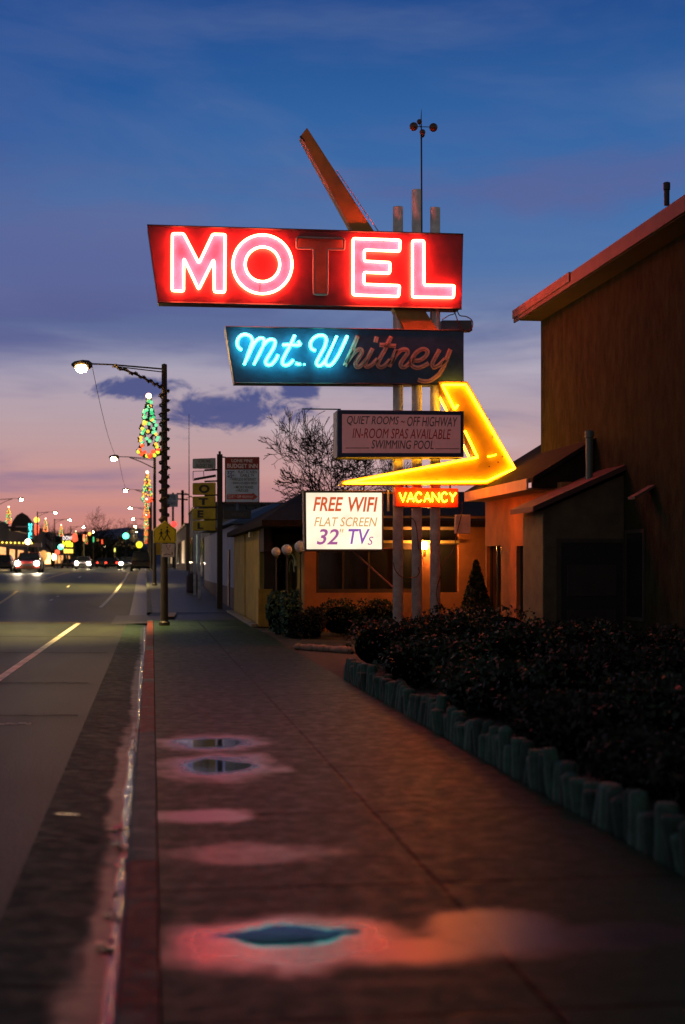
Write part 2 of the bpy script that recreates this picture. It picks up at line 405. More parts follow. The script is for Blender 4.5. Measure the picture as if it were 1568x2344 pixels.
def kerb_mat():
    m = bpy.data.materials.new('kerb paint'); m.use_nodes = True
    global nt
    keep = nt; nt = m.node_tree; b = nt.nodes['Principled BSDF']
    t = nt.nodes.new('ShaderNodeTexCoord'); s = nt.nodes.new('ShaderNodeSeparateXYZ'); nt.links.new(t.outputs['Object'], s.inputs[0]); y = s.outputs[1]; x = s.outputs[0]; z = s.outputs[2]
    co = t.outputs['Object']; n1 = NOISE(co, 9, 6, .7); n2 = NOISE(co, 40, 4, .6); n3 = NOISE(co, 3.1, 4, .6)
    seg = None
    for a, c in ((-2, 7.75), (13.6, 19.4), (20.0, 26.5), (28, 40)):
        q = M_('MULTIPLY', M_('GREATER_THAN', y, a), M_('LESS_THAN', y, c)); seg = q if seg is None else M_('MAXIMUM', seg, q)
    worn = M_('MULTIPLY', MR(n1, .66, .5), MR(n3, .72, .5))
    col = MIX(MR(n3, .35, .65), (.075, .09, .085), (.13, .14, .125))
    red = MIX(MR(n2, .3, .7), (.13, .014, .01), (.25, .025, .014))
    top = MR(z, -.05, -.012)
    col = MIX(M_('MULTIPLY', M_('MULTIPLY', seg, M_('ADD', M_('MULTIPLY', worn, .75), .2)), M_('ADD', .12, M_('MULTIPLY', top, .88))), col, red)
    j = MR(M_('MULTIPLY', M_('ABSOLUTE', M_('SUBTRACT', M_('FRACT', M_('ADD', M_('DIVIDE', M_('SUBTRACT', y, 8.95), 3.05), .5)), .5)), 3.05), .012, .006)
    col = MIX(M_('MULTIPLY', j, .8), col, (.02, .02, .02))
    nt.links.new(col, b.inputs['Base Color']); nt.links.new(MR(n1, .3, .7, .5, .75), b.inputs['Roughness']); b.inputs['Specular IOR Level'].default_value = .06
    bp = nt.nodes.new('ShaderNodeBump'); nt.links.new(M_('SUBTRACT', M_('ADD', M_('MULTIPLY', n2, .5), n1), M_('MULTIPLY', j, 2)), bp.inputs['Height']); bp.inputs['Strength'].default_value = .4; bp.inputs['Distance'].default_value = .006
    nt.links.new(bp.outputs[0], b.inputs['Normal']); nt = keep
    return m
def kerb(ys, name):
    mb = MB(); prof = [(-.012, -.16), (.0, -.03), (.006, -.012), (.018, .0), (.158, .004), (.166, -.02)]
    yy = []
    for a, c in zip(ys, ys[1:]):
        n = max(1, int((c - a) / 1.0)); yy += [a + (c - a) * k / n for k in range(n)]
    yy.append(ys[-1])
    for Y in yy: mb.v += [(KL(Y) + px, Y, zf(Y) + pz) for px, pz in prof]
    n = len(prof)
    for k in range(len(yy) - 1):
        for j in range(n - 1): mb.f.append([k * n + j, k * n + j + 1, (k + 1) * n + j + 1, (k + 1) * n + j])
    o = mb.build(name, KM, smooth=False); o['kind'] = 'structure'; return o
KM = kerb_mat()
kerb([-6, 0, 3, 5, 7, 9, 12, 15, 18, 21, 25, 30, 35, 40.6], 'kerb')
kerb(far_ys, 'far_kerb')
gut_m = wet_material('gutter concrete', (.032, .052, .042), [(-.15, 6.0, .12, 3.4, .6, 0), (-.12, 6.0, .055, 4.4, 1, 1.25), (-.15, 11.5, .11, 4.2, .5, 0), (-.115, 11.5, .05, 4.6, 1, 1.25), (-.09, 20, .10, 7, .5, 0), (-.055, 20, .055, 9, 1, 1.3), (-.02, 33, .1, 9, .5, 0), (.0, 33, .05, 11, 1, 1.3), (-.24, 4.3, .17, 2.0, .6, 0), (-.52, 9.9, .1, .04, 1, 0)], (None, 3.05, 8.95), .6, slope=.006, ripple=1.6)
gys = [-6, 0, 3, 4, 5, 6, 7, 8, 9, 10, 12, 15, 18, 21, 25, 30, 35, 41.0]
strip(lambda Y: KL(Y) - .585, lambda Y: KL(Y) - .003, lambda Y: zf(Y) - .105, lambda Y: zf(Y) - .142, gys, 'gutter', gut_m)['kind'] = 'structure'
strip(lambda Y: KL(Y) - .585, lambda Y: KL(Y) - .003, lambda Y: zf(Y) - .105, lambda Y: zf(Y) - .142, far_ys, 'far_gutter', mat('dark gutter', (.08, .08, .08), .4, spec=.08))['kind'] = 'structure'
road_m = mat('worn asphalt', (.036, .042, .027), .5, var=.4, vscale=.35, bump=.5, bscale=70, stretch=(1, .35, 1), spec=.05)
road = MB()
for Y in YS: road.v += [(-30 if 41.3 < Y < 46.5 and 0 else -13.2, Y, zf(Y) - .135), (-6.3, Y, zf(Y) - .06), (KL(Y) - .585, Y, zf(Y) - .11)]
for k in range(len(YS) - 1):
    road.f += [[3 * k, 3 * k + 1, 3 * k + 4, 3 * k + 3], [3 * k + 1, 3 * k + 2, 3 * k + 5, 3 * k + 4]]
tag(road.build('road', road_m), kind='structure')
def rz_(X, Y):
    if X < -6.3: return zf(Y) - .135 + (X + 13.2) / 6.9 * .075
    return zf(Y) - .06 - (X + 6.3) / (5.7) * .05
strip(lambda Y: -18.0, lambda Y: -13.3, lambda Y: zf(Y) + .02, lambda Y: zf(Y) + .02, YS[:-1], 'left_sidewalk', mat('dark damp concrete', (.1, .1, .1), .5))['kind'] = 'structure'
mb = MB()
for Y in YS[:-1]: mb.v += [(-13.3, Y, zf(Y) + .024), (-13.15, Y, zf(Y) + .02), (-13.12, Y, zf(Y) - .16)]
for k in range(len(YS) - 2): mb.f += [[3 * k, 3 * k + 1, 3 * k + 4, 3 * k + 3], [3 * k + 1, 3 * k + 2, 3 * k + 5, 3 * k + 4]]
mb.build('left_kerb', concrete)['kind'] = 'structure'
# painted lines and seams
paint_w = mat('worn white road paint', (.62, .55, .45), .6, var=.45, vscale=5)
paint_y = mat('worn yellow road paint', (.5, .34, .08), .6, var=.5, vscale=4)
tar = mat('tar seam', (.010, .010, .009), .8, var=.3, spec=.04)
def ribbon(pts, w, name, m, dz_=.006):
    mb = MB()
    for (X, Y) in pts: mb.v += [(X - w / 2, Y, rz_(X - w / 2, Y) + dz_), (X + w / 2, Y, rz_(X + w / 2, Y) + dz_)]
    for k in range(len(pts) - 1): mb.f.append([2 * k, 2 * k + 1, 2 * k + 3, 2 * k + 2])
    o = mb.build(name, m); o['kind'] = 'structure'; return o
def lineY(pairs, n=12):
    out = []
    for (a, b) in zip(pairs, pairs[1:]):
        for k in range(n): t = k / n; out.append((a[0] + (b[0] - a[0]) * t, a[1] + (b[1] - a[1]) * t))
    return out + [pairs[-1]]
ribbon(lineY([(-2.2, 8), (-2.13, 21), (-1.87, 41.0)]), .13, 'lane_line', paint_w)
ribbon(lineY([(-1.66, 54), (-1.42, 70), (-1.22, 88), (-1.25, 112)]), .14, 'lane_line', paint_w)
ribbon(lineY([(-5.2, 34), (-5.6, 46)]), .13, 'centre_line', paint_y); ribbon(lineY([(-5.5, 52), (-6.1, 70)]), .13, 'centre_line', paint_y)
ribbon(lineY([(-6.0, 84), (-5.6, 100), (-5.4, 118)]), .13, 'centre_line', paint_y)
ribbon(lineY([(-5.55, 34), (-5.95, 46)]), .11, 'centre_line', paint_y)
for (X0, Ya, Yb) in ((-3.8, 30, 30.7), (-3.9, 60, 61.5), (-3.85, 64, 65), (-4.0, 75, 77), (-4.1, 90, 93)): ribbon(lineY([(X0, Ya), (X0, Yb)], 2), .1, 'lane_dash', paint_w)
def cross(Y, x0, x1, w, name, m, dz_=.008, wav=.06):
    mb = MB(); n = 26; rnd = random.Random(int(Y * 10))
    for k in range(n + 1):
        X = x0 + (x1 - x0) * k / n; yo = rnd.uniform(-wav, wav); ww = w * rnd.uniform(.6, 1.3)
        mb.v += [(X, Y + yo - ww / 2, rz_(X, Y) + dz_), (X, Y + yo + ww / 2, rz_(X, Y) + dz_)]
    for k in range(n): mb.f.append([2 * k, 2 * k + 2, 2 * k + 3, 2 * k + 1])
    o = mb.build(name, m); o['kind'] = 'structure'
cross(41.2, -13, -.62, .22, 'yellow_seam', mat('faded seam paint', (.16, .11, .03), .7, var=.5))
cross(20.6, -2.6, -.8, .07, 'tar_seam', tar); cross(16.2, -4.5, -.75, .06, 'tar_seam', tar); cross(27.5, -3.9, -.7, .09, 'tar_seam', tar)
cross(33.5, -6.5, -.7, .09, 'tar_seam', tar); cross(15.4, -1.75, -1.2, .05, 'chalk_mark', paint_w)
mb = MB(); n = 24
for k in range(n + 1):
    X = -13.1 + k * (12.1 / n); mb.v += [(X, 41.6, rz_(X, 41.6) + .004), (X, 47.6 + .5 * math.sin(k), rz_(X, 47.6) + .004)]
for k in range(n): mb.f.append([2 * k, 2 * k + 2, 2 * k + 3, 2 * k + 1])
mb.build('asphalt_patch', mat('fresh asphalt', (.02, .02, .02), .5, spec=.08, var=.2, bump=.3, bscale=60))['kind'] = 'structure'
tag(MB().prism([(.62, 43.0, .0), (.86, 43.0, .0), (1.02, 46.6, .0), (.7, 46.4, .0)], (0, 0, .012)).build('ramp_paint_stripe', mat('orange ramp paint', (.42, .24, .08), .6)), kind='structure')

# ------------------------------------------------------------------ the motel sign
Y0 = 28.6; YF = 28.35
def crop(cx, cy, s):
    def f(x, y, Y=YF): return P((cx + x * s) * .64447, (cy + y * s) * .64447, Y)
    return f
sign = thing('motel_sign', 'tall motel sign with pink neon MOTEL panel, blue name panel and yellow neon arrow', 'motel sign', (gx(953, Y0), Y0, 0))
sgn = []
def part(o): sgn.append(o); return o
def poly_panel(pts, Yf, depth, m, name, bev=.012):
    return part(MB().prism([P(x, y, Yf) for x, y in pts], (0, depth, 0)).build(name, m, bevel=bev))
# posts
for (px, top, bot) in ((911, 474, 1470), (954, 435, 1470), (996, 476, 1470)):
    X = gx(px, Y0); zt = zz(top, X, Y0)
    part(MB().lathe((X, Y0, -.1), [(.105, 0), (.105, zt + .1 - .01), (.098, zt + .1)], 24).build('post', white_post, smooth=False))
for p in sgn:
    for q in p.data.polygons: q.use_smooth = abs(q.normal.z) < .5
A = crop(500, 780, .38265); B = crop(1060, 780, .38265); C1 = crop(800, 1140, .29337); D1 = crop(1200, 1140, .29337)
mp_ = poly_panel([(337, 517), (1060, 538), (1056, 706), (362, 691)], YF, .5, maroon, 'motel_panel')
def frame_bar(pts, Yf, r, name, m, closed=True):
    return part(MB().tube([P(x, y, Yf) for x, y in pts], r, 6, closed=closed).build(name, m))
frame_bar([(337, 516), (1060, 537), (1056, 707), (362, 692)], YF - .004, .022, 'panel_trim', dark_trim)
np_ = poly_panel([(516, 748), (1061, 757), (1061, 880), (537, 876)], YF, .5, navy, 'name_panel')
frame_bar([(516, 748), (1061, 757), (1061, 880), (537, 877)], YF - .004, .016, 'panel_trim', dark_trim)
pink = emat('pink white neon', (1.0, .080, .034), 80.0)
M_pts = [(293, 130), (398, 130), (540, 405), (668, 135), (785, 138), (780, 675), (682, 672), (678, 370), (538, 650), (400, 360), (398, 665), (290, 660)]
E_pts = [(507, 175), (945, 190), (940, 295), (612, 282), (612, 385), (852, 398), (848, 500), (610, 490), (610, 600), (940, 612), (932, 715), (505, 700)]
L_pts = [(1058, 195), (1165, 195), (1168, 608), (1448, 612), (1440, 725), (1058, 720)]
T_pts = [(-15, 165), (425, 178), (425, 278), (270, 275), (268, 697), (142, 693), (142, 272), (-18, 265)]
letter_face = mat('faded pink letter paint', (.2, .17, .6), .5, var=.2, vscale=4)
t_face = mat('faded red letter paint', (.30, .10, .065), .5, var=.2, vscale=4)
def rounded(pts, f, Y, r=.03):
    pts = [f(x, y, Y) for x, y in pts]; n = len(pts); out = []
    for k in range(n):
        a, b, c = pts[k - 1], pts[k], pts[(k + 1) % n]
        d1 = (a - b).normalized(); d2 = (c - b).normalized(); rr = min(r, (a - b).length / 3, (c - b).length / 3)
        out += [b + d1 * rr, b + (d1 + d2) * rr * .28, b + d2 * rr]
    return out
def grow(pts, f, Y, k): return [f(x, y, Y) for x, y in pts]
for pts, f, lit, nm in ((M_pts, A, 1, 'M'), (E_pts, B, 1, 'E'), (L_pts, B, 1, 'L'), (T_pts, B, 0, 'T')):
    face = part(MB().prism(grow(pts, f, YF - .03, 1.05), (0, .028, 0)).build('letter_face', letter_face if lit else t_face))
    tb = MB().tube(rounded(pts, f, YF - .105), .024, 8, closed=True)
    part(tb.build('neon_tube', pink if lit else glass_unlit, smooth=True))
cO = (1130, 415)
def ell(rx, ry, n=48, gap=0): return [(cO[0] + rx * math.cos(2 * math.pi * k / n), cO[1] + ry * math.sin(2 * math.pi * k / n)) for k in range(n)]
ob = MB(); o_out = [A(x, y, YF - .03) for x, y in ell(280, 278)]; o_in = [A(x, y, YF - .03) for x, y in ell(155, 156)]
n = len(o_out); ob.v = [tuple(p) for p in o_out + o_in] + [tuple(p + Vector((0, .028, 0))) for p in o_out + o_in]
for k in range(n):
    j = (k + 1) % n; ob.f += [[k, j, n + j, n + k], [2 * n + k, 3 * n + k, 3 * n + j, 2 * n + j], [k, 2 * n + k, 2 * n + j, j], [n + k, n + j, 3 * n + j, 3 * n + k]]
part(ob.build('letter_face', letter_face))
for rx, ry in ((275, 274), (160, 160)):
    part(MB().tube([A(x, y, YF - .105) for x, y in ell(rx, ry)], .024, 8, closed=True).build('neon_tube', pink, smooth=True))
part(MB().tube([A(1112, 570, YF - .05), A(1104, 640, YF - .05), A(1106, 680, YF - .05)], .008, 6).build('lead_wire', dark_metal))
# script lettering of the name panel
cyan = emat('cyan neon', (.05, .95, .88), 15)
script_lit = [
    [(200, 355), (160, 320), (145, 262), (172, 195), (236, 165), (300, 185), (330, 240), (310, 310), (268, 430), (228, 532)],
    [(228, 532), (290, 400), (350, 275), (405, 218), (452, 212), (472, 250), (440, 350), (345, 532)],
    [(345, 532), (410, 400), (470, 290), (520, 236), (575, 226), (604, 258), (585, 325), (528, 420), (490, 490), (505, 530), (555, 530), (606, 475), (640, 408)],
    [(842, 172), (790, 290), (730, 400), (694, 480), (700, 528), (750, 536), (792, 508), (825, 470)],
    [(693, 292), (800, 290), (905, 290), (880, 243)],
    [(852, 512), (885, 524), (915, 522)],
    [(1095, 362), (1048, 338), (1030, 280), (1070, 210), (1140, 176), (1205, 186), (1222, 238), (1195, 330), (1130, 450), (1105, 510), (1130, 545), (1175, 525), (1225, 455), (1290, 320), (1352, 182)],
    [(1352, 182), (1290, 320), (1228, 450), (1212, 515), (1250, 542), (1300, 515), (1365, 420), (1425, 300), (1478, 180)]]
script_dim = [
    [(240, 185), (160, 370), (82, 548)],
    [(100, 510), (165, 420), (222, 360), (275, 345), (290, 385), (245, 460), (212, 520), (235, 560), (285, 535), (345, 470)],
    [(422, 335), (370, 430), (332, 515), (352, 556), (410, 530), (480, 460)],
    [(470, 192), (462, 225), (455, 262)],
    [(645, 188), (575, 335), (512, 450), (482, 525), (510, 560), (560, 545), (632, 470)],
    [(505, 290), (600, 298), (702, 305)],
    [(708, 345), (670, 440), (618, 558)],
    [(640, 510), (705, 410), (765, 355), (825, 348), (845, 385), (800, 450), (758, 520), (780, 562), (830, 545), (890, 480)],
    [(900, 480), (985, 478), (1055, 435), (1085, 375), (1045, 342), (975, 362), (915, 430), (885, 505), (915, 556), (990, 566), (1098, 512)],
    [(1232, 348), (1180, 440), (1142, 520), (1165, 562), (1225, 535), (1300, 460)],
    [(1362, 345), (1320, 450), (1275, 560), (1215, 655), (1120, 722), (1035, 732), (968, 712)]]
def flat_ribbon(pts3, w, d, mb):
    """a cut-out stroke: flat band in the sign plane"""
    n = len(pts3); i = len(mb.v)
    for k in range(n):
        a = pts3[max(0, k - 1)]; b = pts3[min(n - 1, k + 1)]; t = (b - a); t.y = 0; t.normalize(); nn = Vector((-t.z, 0, t.x)) * w / 2
        for s_, yy in ((1, -d), (-1, -d), (-1, 0), (1, 0)): mb.v.append(tuple(pts3[k] + nn * s_ + Vector((0, yy, 0))))
    for k in range(n - 1):
        for j in range(4): mb.f.append([i + 4 * k + j, i + 4 * k + (j + 1) % 4, i + 4 * k + 4 + (j + 1) % 4, i + 4 * k + 4 + j])
    mb.f += [[i, i + 1, i + 2, i + 3], [i + 4 * n - 4 + j for j in (3, 2, 1, 0)]]
cyan_face = mat('pale letter paint', (.45, .5, .5), .5)
dim_face = mat('faded salmon letter paint', (.78, .50, .42), .55, var=.25, vscale=6)
for st in script_lit:
    p3 = smooth_pts([C1(x, y, YF) for x, y in st], 5); mb = MB(); flat_ribbon(p3, .085, .02, mb); part(mb.build('letter_stroke', cyan_face))
    part(MB().tube(smooth_pts([C1(x, y, YF - .11) for x, y in st], 6), 0.025, 8).build('neon_tube', cyan, smooth=True))
part(MB().sphere(C1(957, 526, YF - .06), .022, 6).build('neon_tube', cyan, smooth=True))
for st in script_dim:
    p3 = smooth_pts([D1(x, y, YF) for x, y in st], 5); mb = MB(); flat_ribbon(p3, .088, .02, mb); part(mb.build('letter_stroke', dim_face))
    part(MB().tube(smooth_pts([D1(x, y, YF - .055) for x, y in st], 5), .011, 6).build('unlit_tube', glass_unlit, smooth=True))
# boomerang arrow: bare sheet shaft above, neon edged head below
part(MB().prism([P(x, y, Y0 - .16) for x, y in ((688, 311), (703, 292), (857, 530), (1006, 762), (930, 762), (808, 530))], (0, .32, 0)).build('arrow_shaft', orange_sheet, bevel=.01))
part(MB().prism([P(x, y, Y0 - .165) for x, y in ((930, 762), (1006, 762), (1012, 771), (935, 771))], (0, .3, 0)).build('arrow_joint', orange_sheet))
for off, nm in ((-.19, 'a'), (.19, 'b')):
    part(MB().tube([P(x, y, Y0 + off) for x, y in ((690, 316), (806, 530))], .012, 6).build('edge_rail', mat('pale rail', (.5, .4, .38), .4)))
    part(MB().tube([P(x, y, Y0 + off) for x, y in ((770, 390), (868, 532))], .010, 6).build('edge_rail', mat('pale rail', (.5, .4, .38), .4)))
part(MB().tube([P(x, y, Y0 - .2) for x, y in ((687, 312), (697, 323))], .022, 6).build('tip_cap', dark_metal))
head_pts = [(1002, 873), (1070, 873), (1184, 1074), (1116, 1109), (781, 1110), (782, 1101), (1089, 1044)]
part(MB().prism([P(x, y, YF - .02) for x, y in head_pts], (0, .4, 0)).build('arrow_head', yellow_sheet, bevel=.01))
ylw = emat('yellow neon', (1.0, .40, .006), 24.0)
YA = YF - .085
for pl in ([(1041, 937), (1013, 881), (1066, 881), (1178, 1072), (1113, 1102), (787, 1106), (1093, 1047), (1064, 986)],
           [(1041, 937), (1048, 927)], [(1007, 911), (1023, 941)]):
    pp = [P(x, y, YA) for x, y in pl]; out = [pp[0]]
    for k in range(1, len(pp) - 1):
        a, b, c = pp[k - 1], pp[k], pp[k + 1]; r = .04; out += [b + (a - b).normalized() * r, b, b + (c - b).normalized() * r]
    out.append(pp[-1]); part(MB().tube(out, .021, 8).build('neon_tube', ylw, smooth=True))
for (x, y) in ((1128, 1000), (1150, 1045), (1140, 1058), (1120, 960), (1000, 1100), (900, 1103), (1120, 1068), (910, 1084)):
    part(MB().tube([P(x, y, YF - .02), P(x, y, YA)], .014, 6).build('tube_standoff', dark_metal))
part(MB().tube(smooth_pts([P(1116, 1045, YF - .03), P(1130, 1043, YA), P(1136, 1040, YA)], 3), .012, 6).build('tube_end', ylw))

# only the arrow's tubes repeat on the unseen back, added to light the walls
for o_ in [q for q in sgn if q.name.startswith('neon_tube') and q.data.materials[0] == ylw]:
    b_ = bpy.data.objects.new('neon_tube', o_.data.copy()); COL.objects.link(b_)
    for v_ in b_.data.vertices: v_.co.y = 2 * Y0 - v_.co.y
    part(b_)
# lower readerboard panel
qp = crop(1150, 1340, .3508)
YQ = 28.1
def qbox(x0, y0, x1, y1, Yf, d, m, name, bev=.01):
    return MB().prism([P(x0, y0, Yf), P(x1, y0 + .009 * (x1 - x0), Yf), P(x1, y1 - .02 * (x1 - x0) * 0, Yf), P(x0, y1, Yf)], (0, d, 0)).build(name, m, bevel=bev)
reader = thing('readerboard', 'readerboard with added dim pink glow in a blue frame hung below the blue name panel', 'sign panel', (gx(918, YQ), YQ, zz(1047, gx(918, YQ), YQ)))
rb = []
rb.append(qbox(772, 938, 1062, 1047, YQ, .62, mat('blue box frame', (.03, .045, .12), .4, var=.3), 'cabinet', .02))
pf_ = mat('glowing pink plastic face', (.75, .42, .42), .35, var=.12, vscale=3); pf_.node_tree.nodes['Principled BSDF'].inputs['Emission Color'].default_value = (1, .32, .33, 1); pf_.node_tree.nodes['Principled BSDF'].inputs['Emission Strength'].default_value = .09  # faint glow added in place of neon light falling on the face
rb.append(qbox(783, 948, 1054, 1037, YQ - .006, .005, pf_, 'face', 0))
rb.append(MB().prism([P(771.5, 940, YQ + .05), P(771.5, 940, YQ + .58), P(771.5, 1022, YQ + .58), P(771.5, 1022, YQ + .05)], (-.006, 0, 0)).build('side_strip', mat('pale teal side', (.25, .42, .42), .4)))
grey_l = mat('faded grey letters', (.12, .075, .10), .6, var=.3, vscale=12); red_l = emat('glowing red letters', (.5, .01, .01), .05, base=(.34, .015, .015))  # the red lettering also carries a faint added glow
def qt(s, x0, y0, x1, y1, m, **k):
    a = qp(x0, y1, YQ); b = qp(x1, y0, YQ); rb.append(text(s, a.x, b.x, a.z, b.z, YQ - .007, m, **k))
qt('QUIET ROOMS', 235, 398, 760, 488, grey_l, shear=.22); qt('OFF HIGHWAY', 845, 405, 1352, 495, grey_l, shear=.22)
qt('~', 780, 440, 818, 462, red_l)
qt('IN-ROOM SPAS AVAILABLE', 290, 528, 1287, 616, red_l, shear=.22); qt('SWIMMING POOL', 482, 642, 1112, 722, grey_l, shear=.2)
for (a, b, y) in ((222, 462, 716), (1130, 1372, 724)): rb.append(MB().tube([qp(a, y, YQ - .008), qp(b, y, YQ - .008)], .007, 4).build('rule_line', grey_l))
adopt(reader, *rb)
part(MB().tube([P(692, 936, YQ + .3), P(780, 937, YQ + .3)], .014, 6).build('conduit_rod', dark_metal))

# lit FREE WIFI box
YW = 28.25
wifi = thing('lit_sign_box', 'glowing white lightbox reading FREE WIFI FLAT SCREEN 32" TVs bolted left of the posts', 'sign', P(788, 1262, YW))
wf = []
ym = mat('brown box frame', (.2, .11, .06), .5)
wf.append(MB().prism([P(695, 1123, YW), P(878, 1123, YW), P(878, 1262, YW), P(697, 1262, YW)], (0, .3, 0)).build('cabinet', ym, bevel=.012))
fm = bpy.data.materials.new('backlit white plastic'); fm.use_nodes = True; nt = fm.node_tree; b = nt.nodes['Principled BSDF']
t = nt.nodes.new('ShaderNodeTexCoord'); sp2 = nt.nodes.new('ShaderNodeSeparateXYZ'); nt.links.new(t.outputs['Object'], sp2.inputs[0])
w1 = M_('ABSOLUTE', M_('SUBTRACT', M_('FRACT', M_('MULTIPLY', sp2.outputs[0], 2.4)), .5))
st_ = M_('ADD', .72, M_('MULTIPLY', NOISE(t.outputs['Object'], 2.2, 2), .75))
b.inputs['Emission Color'].default_value = (1, .88, .64, 1); nt.links.new(st_, b.inputs['Emission Strength']); b.inputs['Base Color'].default_value = (.7, .7, .65, 1); b.inputs['Roughness'].default_value = .3
wf.append(MB().prism([P(700.5, 1128, YW - .005), P(874, 1128, YW - .005), P(874, 1257, YW - .005), P(702, 1257, YW - .005)], (0, .004, 0)).build('face', fm))
def film(name, col): return emat(name, col, 1.0, base=(.3, .1, .1))
wp = crop(900, 1300, .63776)
def wt(s, x0, y0, x1, y1, m, **k):
    a = wp(x0, y1, YW); b = wp(x1, y0, YW); wf.append(text(s, a.x, b.x, a.z, b.z, YW - .007, m, **k))
wt('FREE', 332, 730, 500, 808, film('translucent red film', (.62, .10, .03)), shear=.25, bold=.022); wt('WIFI', 528, 730, 692, 812, film('translucent red film', (.62, .10, .03)), shear=.2, bold=.022)
wt('FLAT SCREEN', 338, 843, 690, 893, film('translucent tan film', (.66, .36, .13)), shear=.25, bold=.008)
wt('32', 352, 908, 475, 995, film('translucent purple film', (.36, .10, .28)), shear=.25, bold=.014)
wt('"', 480, 908, 502, 928, film('translucent tan film', (.66, .36, .13)), shear=.25)
wt('TV', 528, 908, 648, 992, film('translucent violet film', (.26, .10, .42)), shear=.2, bold=.014); wt('S', 636, 950, 668, 996, film('translucent purple film', (.36, .10, .28)), shear=.25)
adopt(wifi, *wf)
arm_m = mat('rusty pink arm', (.4, .18, .15), .6)
part(MB().tube([P(876, 1128, Y0), P(902, 1129, Y0)], .022, 6).build('bracket_arm', arm_m))
part(MB().tube([P(876, 1256, Y0), P(902, 1256, Y0)], .022, 6).build('bracket_arm', arm_m))
part(MB().tube([P(808, 1262, Y0 - .06), P(900, 1345, Y0 - .06)], .02, 6).build('brace_rod', arm_m))
part(MB().prism([P(887, 1122, Y0 - .1), P(891, 1122, Y0 - .1), P(891, 1170, Y0 - .1), P(887, 1170, Y0 - .1)], (0, .05, 0)).build('hanger_strap', mat('pale strap', (.5, .4, .4), .5)))

# VACANCY box
YV = 28.28
vac = thing('vacancy_sign', 'red box with yellow neon VACANCY hanging below the yellow arrow', 'sign', P(977, 1162, YV))
vc = [MB().prism([P(906, 1116, YV), P(1049, 1118, YV), P(1049, 1162, YV), P(906, 1160, YV)], (0, .3, 0)).build('cabinet', mat('bright red enamel', (.55, .05, .02), .45, var=.15), bevel=.01)]
vneon = emat('orange yellow neon', (1.0, .14, .0022), 120.0)
vp = crop(1180, 1700, .33163)
VY = YV - .05
glyph = {'V': [[(0, 0), (.5, 1), (1, 0)]], 'A': [[(0, 1), (.5, 0), (1, 1)], [(.2, .66), (.8, .66)]],
         'C': [[(.95, .2), (.7, .02), (.35, .02), (.05, .3), (.05, .7), (.35, .98), (.7, .98), (.95, .8)]], 'N': [[(0, 1), (0, 0), (1, 1), (1, 0)]], 'Y': [[(0, 0), (.5, .5), (.42, 1)], [(1, 0), (.5, .5)]]}
xs_ = [722, 805, 893, 985, 1072, 1170, 1258]; xw = [68, 70, 66, 68, 72, 62, 68]
for ch, x0, w in zip('VACANCY', xs_, xw):
    for st in glyph[ch]:
        p = [vp(x0 + u * w, 150 + v * 98, VY) for u, v in st]
        if ch == 'C': p = smooth_pts(p, 4)
        vc.append(MB().tube(p, .012, 8).build('neon_tube', vneon, smooth=True))
for o_ in [q for q in vc if q.name.startswith('neon_tube')]:  # unseen tubes added on the back of the box to light the walls
    b_ = bpy.data.objects.new('neon_tube', o_.data.copy()); COL.objects.link(b_)
    for v_ in b_.data.vertices: v_.co.y = 2 * (YV + .15) - v_.co.y
    vc.append(b_)
adopt(vac, *vc)
part(MB().tube([P(930, 1108, Y0), P(930, 1120, Y0)], .02, 6).build('hanger', dark_metal)); part(MB().tube([P(1030, 1105, Y0), P(1030, 1120, Y0)], .02, 6).build('hanger', dark_metal))
# boxes and cables on the posts
X_ = gx(1060, Y0)
part(MB().prism([P(1043, 1178, Y0 - .12), P(1077, 1178, Y0 - .12), P(1077, 1221, Y0 - .12), P(1043, 1221, Y0 - .12)], (0, .14, 0)).build('junction_box', mat('pale pink box paint', (.62, .42, .4), .5), bevel=.01))
part(MB().tube([P(1006, 1180, Y0 - .05), P(1046, 1183, Y0 - .05)], .012, 6).build('conduit_arm', dark_metal))
part(MB().prism([P(1011, 733, Y0 - .1), P(1080, 733, Y0 - .1), P(1082, 757, Y0 - .1), P(1011, 760, Y0 - .1)], (0, .25, 0)).build('transformer_box', mat('grey blue box', (.12, .13, .18), .45), bevel=.015))
cable = mat('dark red cable', (.07, .02, .015), .5)
part(MB().tube(smooth_pts([P(x, y, Y0 - .2) for x, y in ((1042, 706), (1040, 718), (1028, 722), (1012, 732))], 4), .010, 6).build('cable', cable))
part(MB().tube(smooth_pts([P(x, y, Y0 - .2) for x, y in ((1046, 708), (1052, 722), (1068, 725), (1081, 735), (1080, 752), (1066, 758), (1052, 745), (1042, 718), (1036, 708))], 4), .011, 6).build('cable', cable))
part(MB().tube(smooth_pts([vp(x, y, Y0 - .16) for x, y in ((655, 900), (675, 980), (740, 1050), (830, 1060), (900, 1050), (935, 1000), (920, 950))], 4), .010, 6).build('cable', cable))
part(MB().tube(smooth_pts([vp(x, y, Y0 - .16) for x, y in ((1392, 250), (1385, 380), (1340, 560), (1290, 780), (1200, 880), (1165, 1020), (1120, 1180), (1125, 1300), (1165, 1400), (1160, 1500))], 4), .010, 6).build('cable', cable))
part(MB().tube(smooth_pts([vp(x, y, Y0 - .14) for x, y in ((830, 410), (880, 450), (900, 520), (915, 640), (925, 760))], 4), .009, 6).build('cable', cable))
adopt(sign, *sgn)

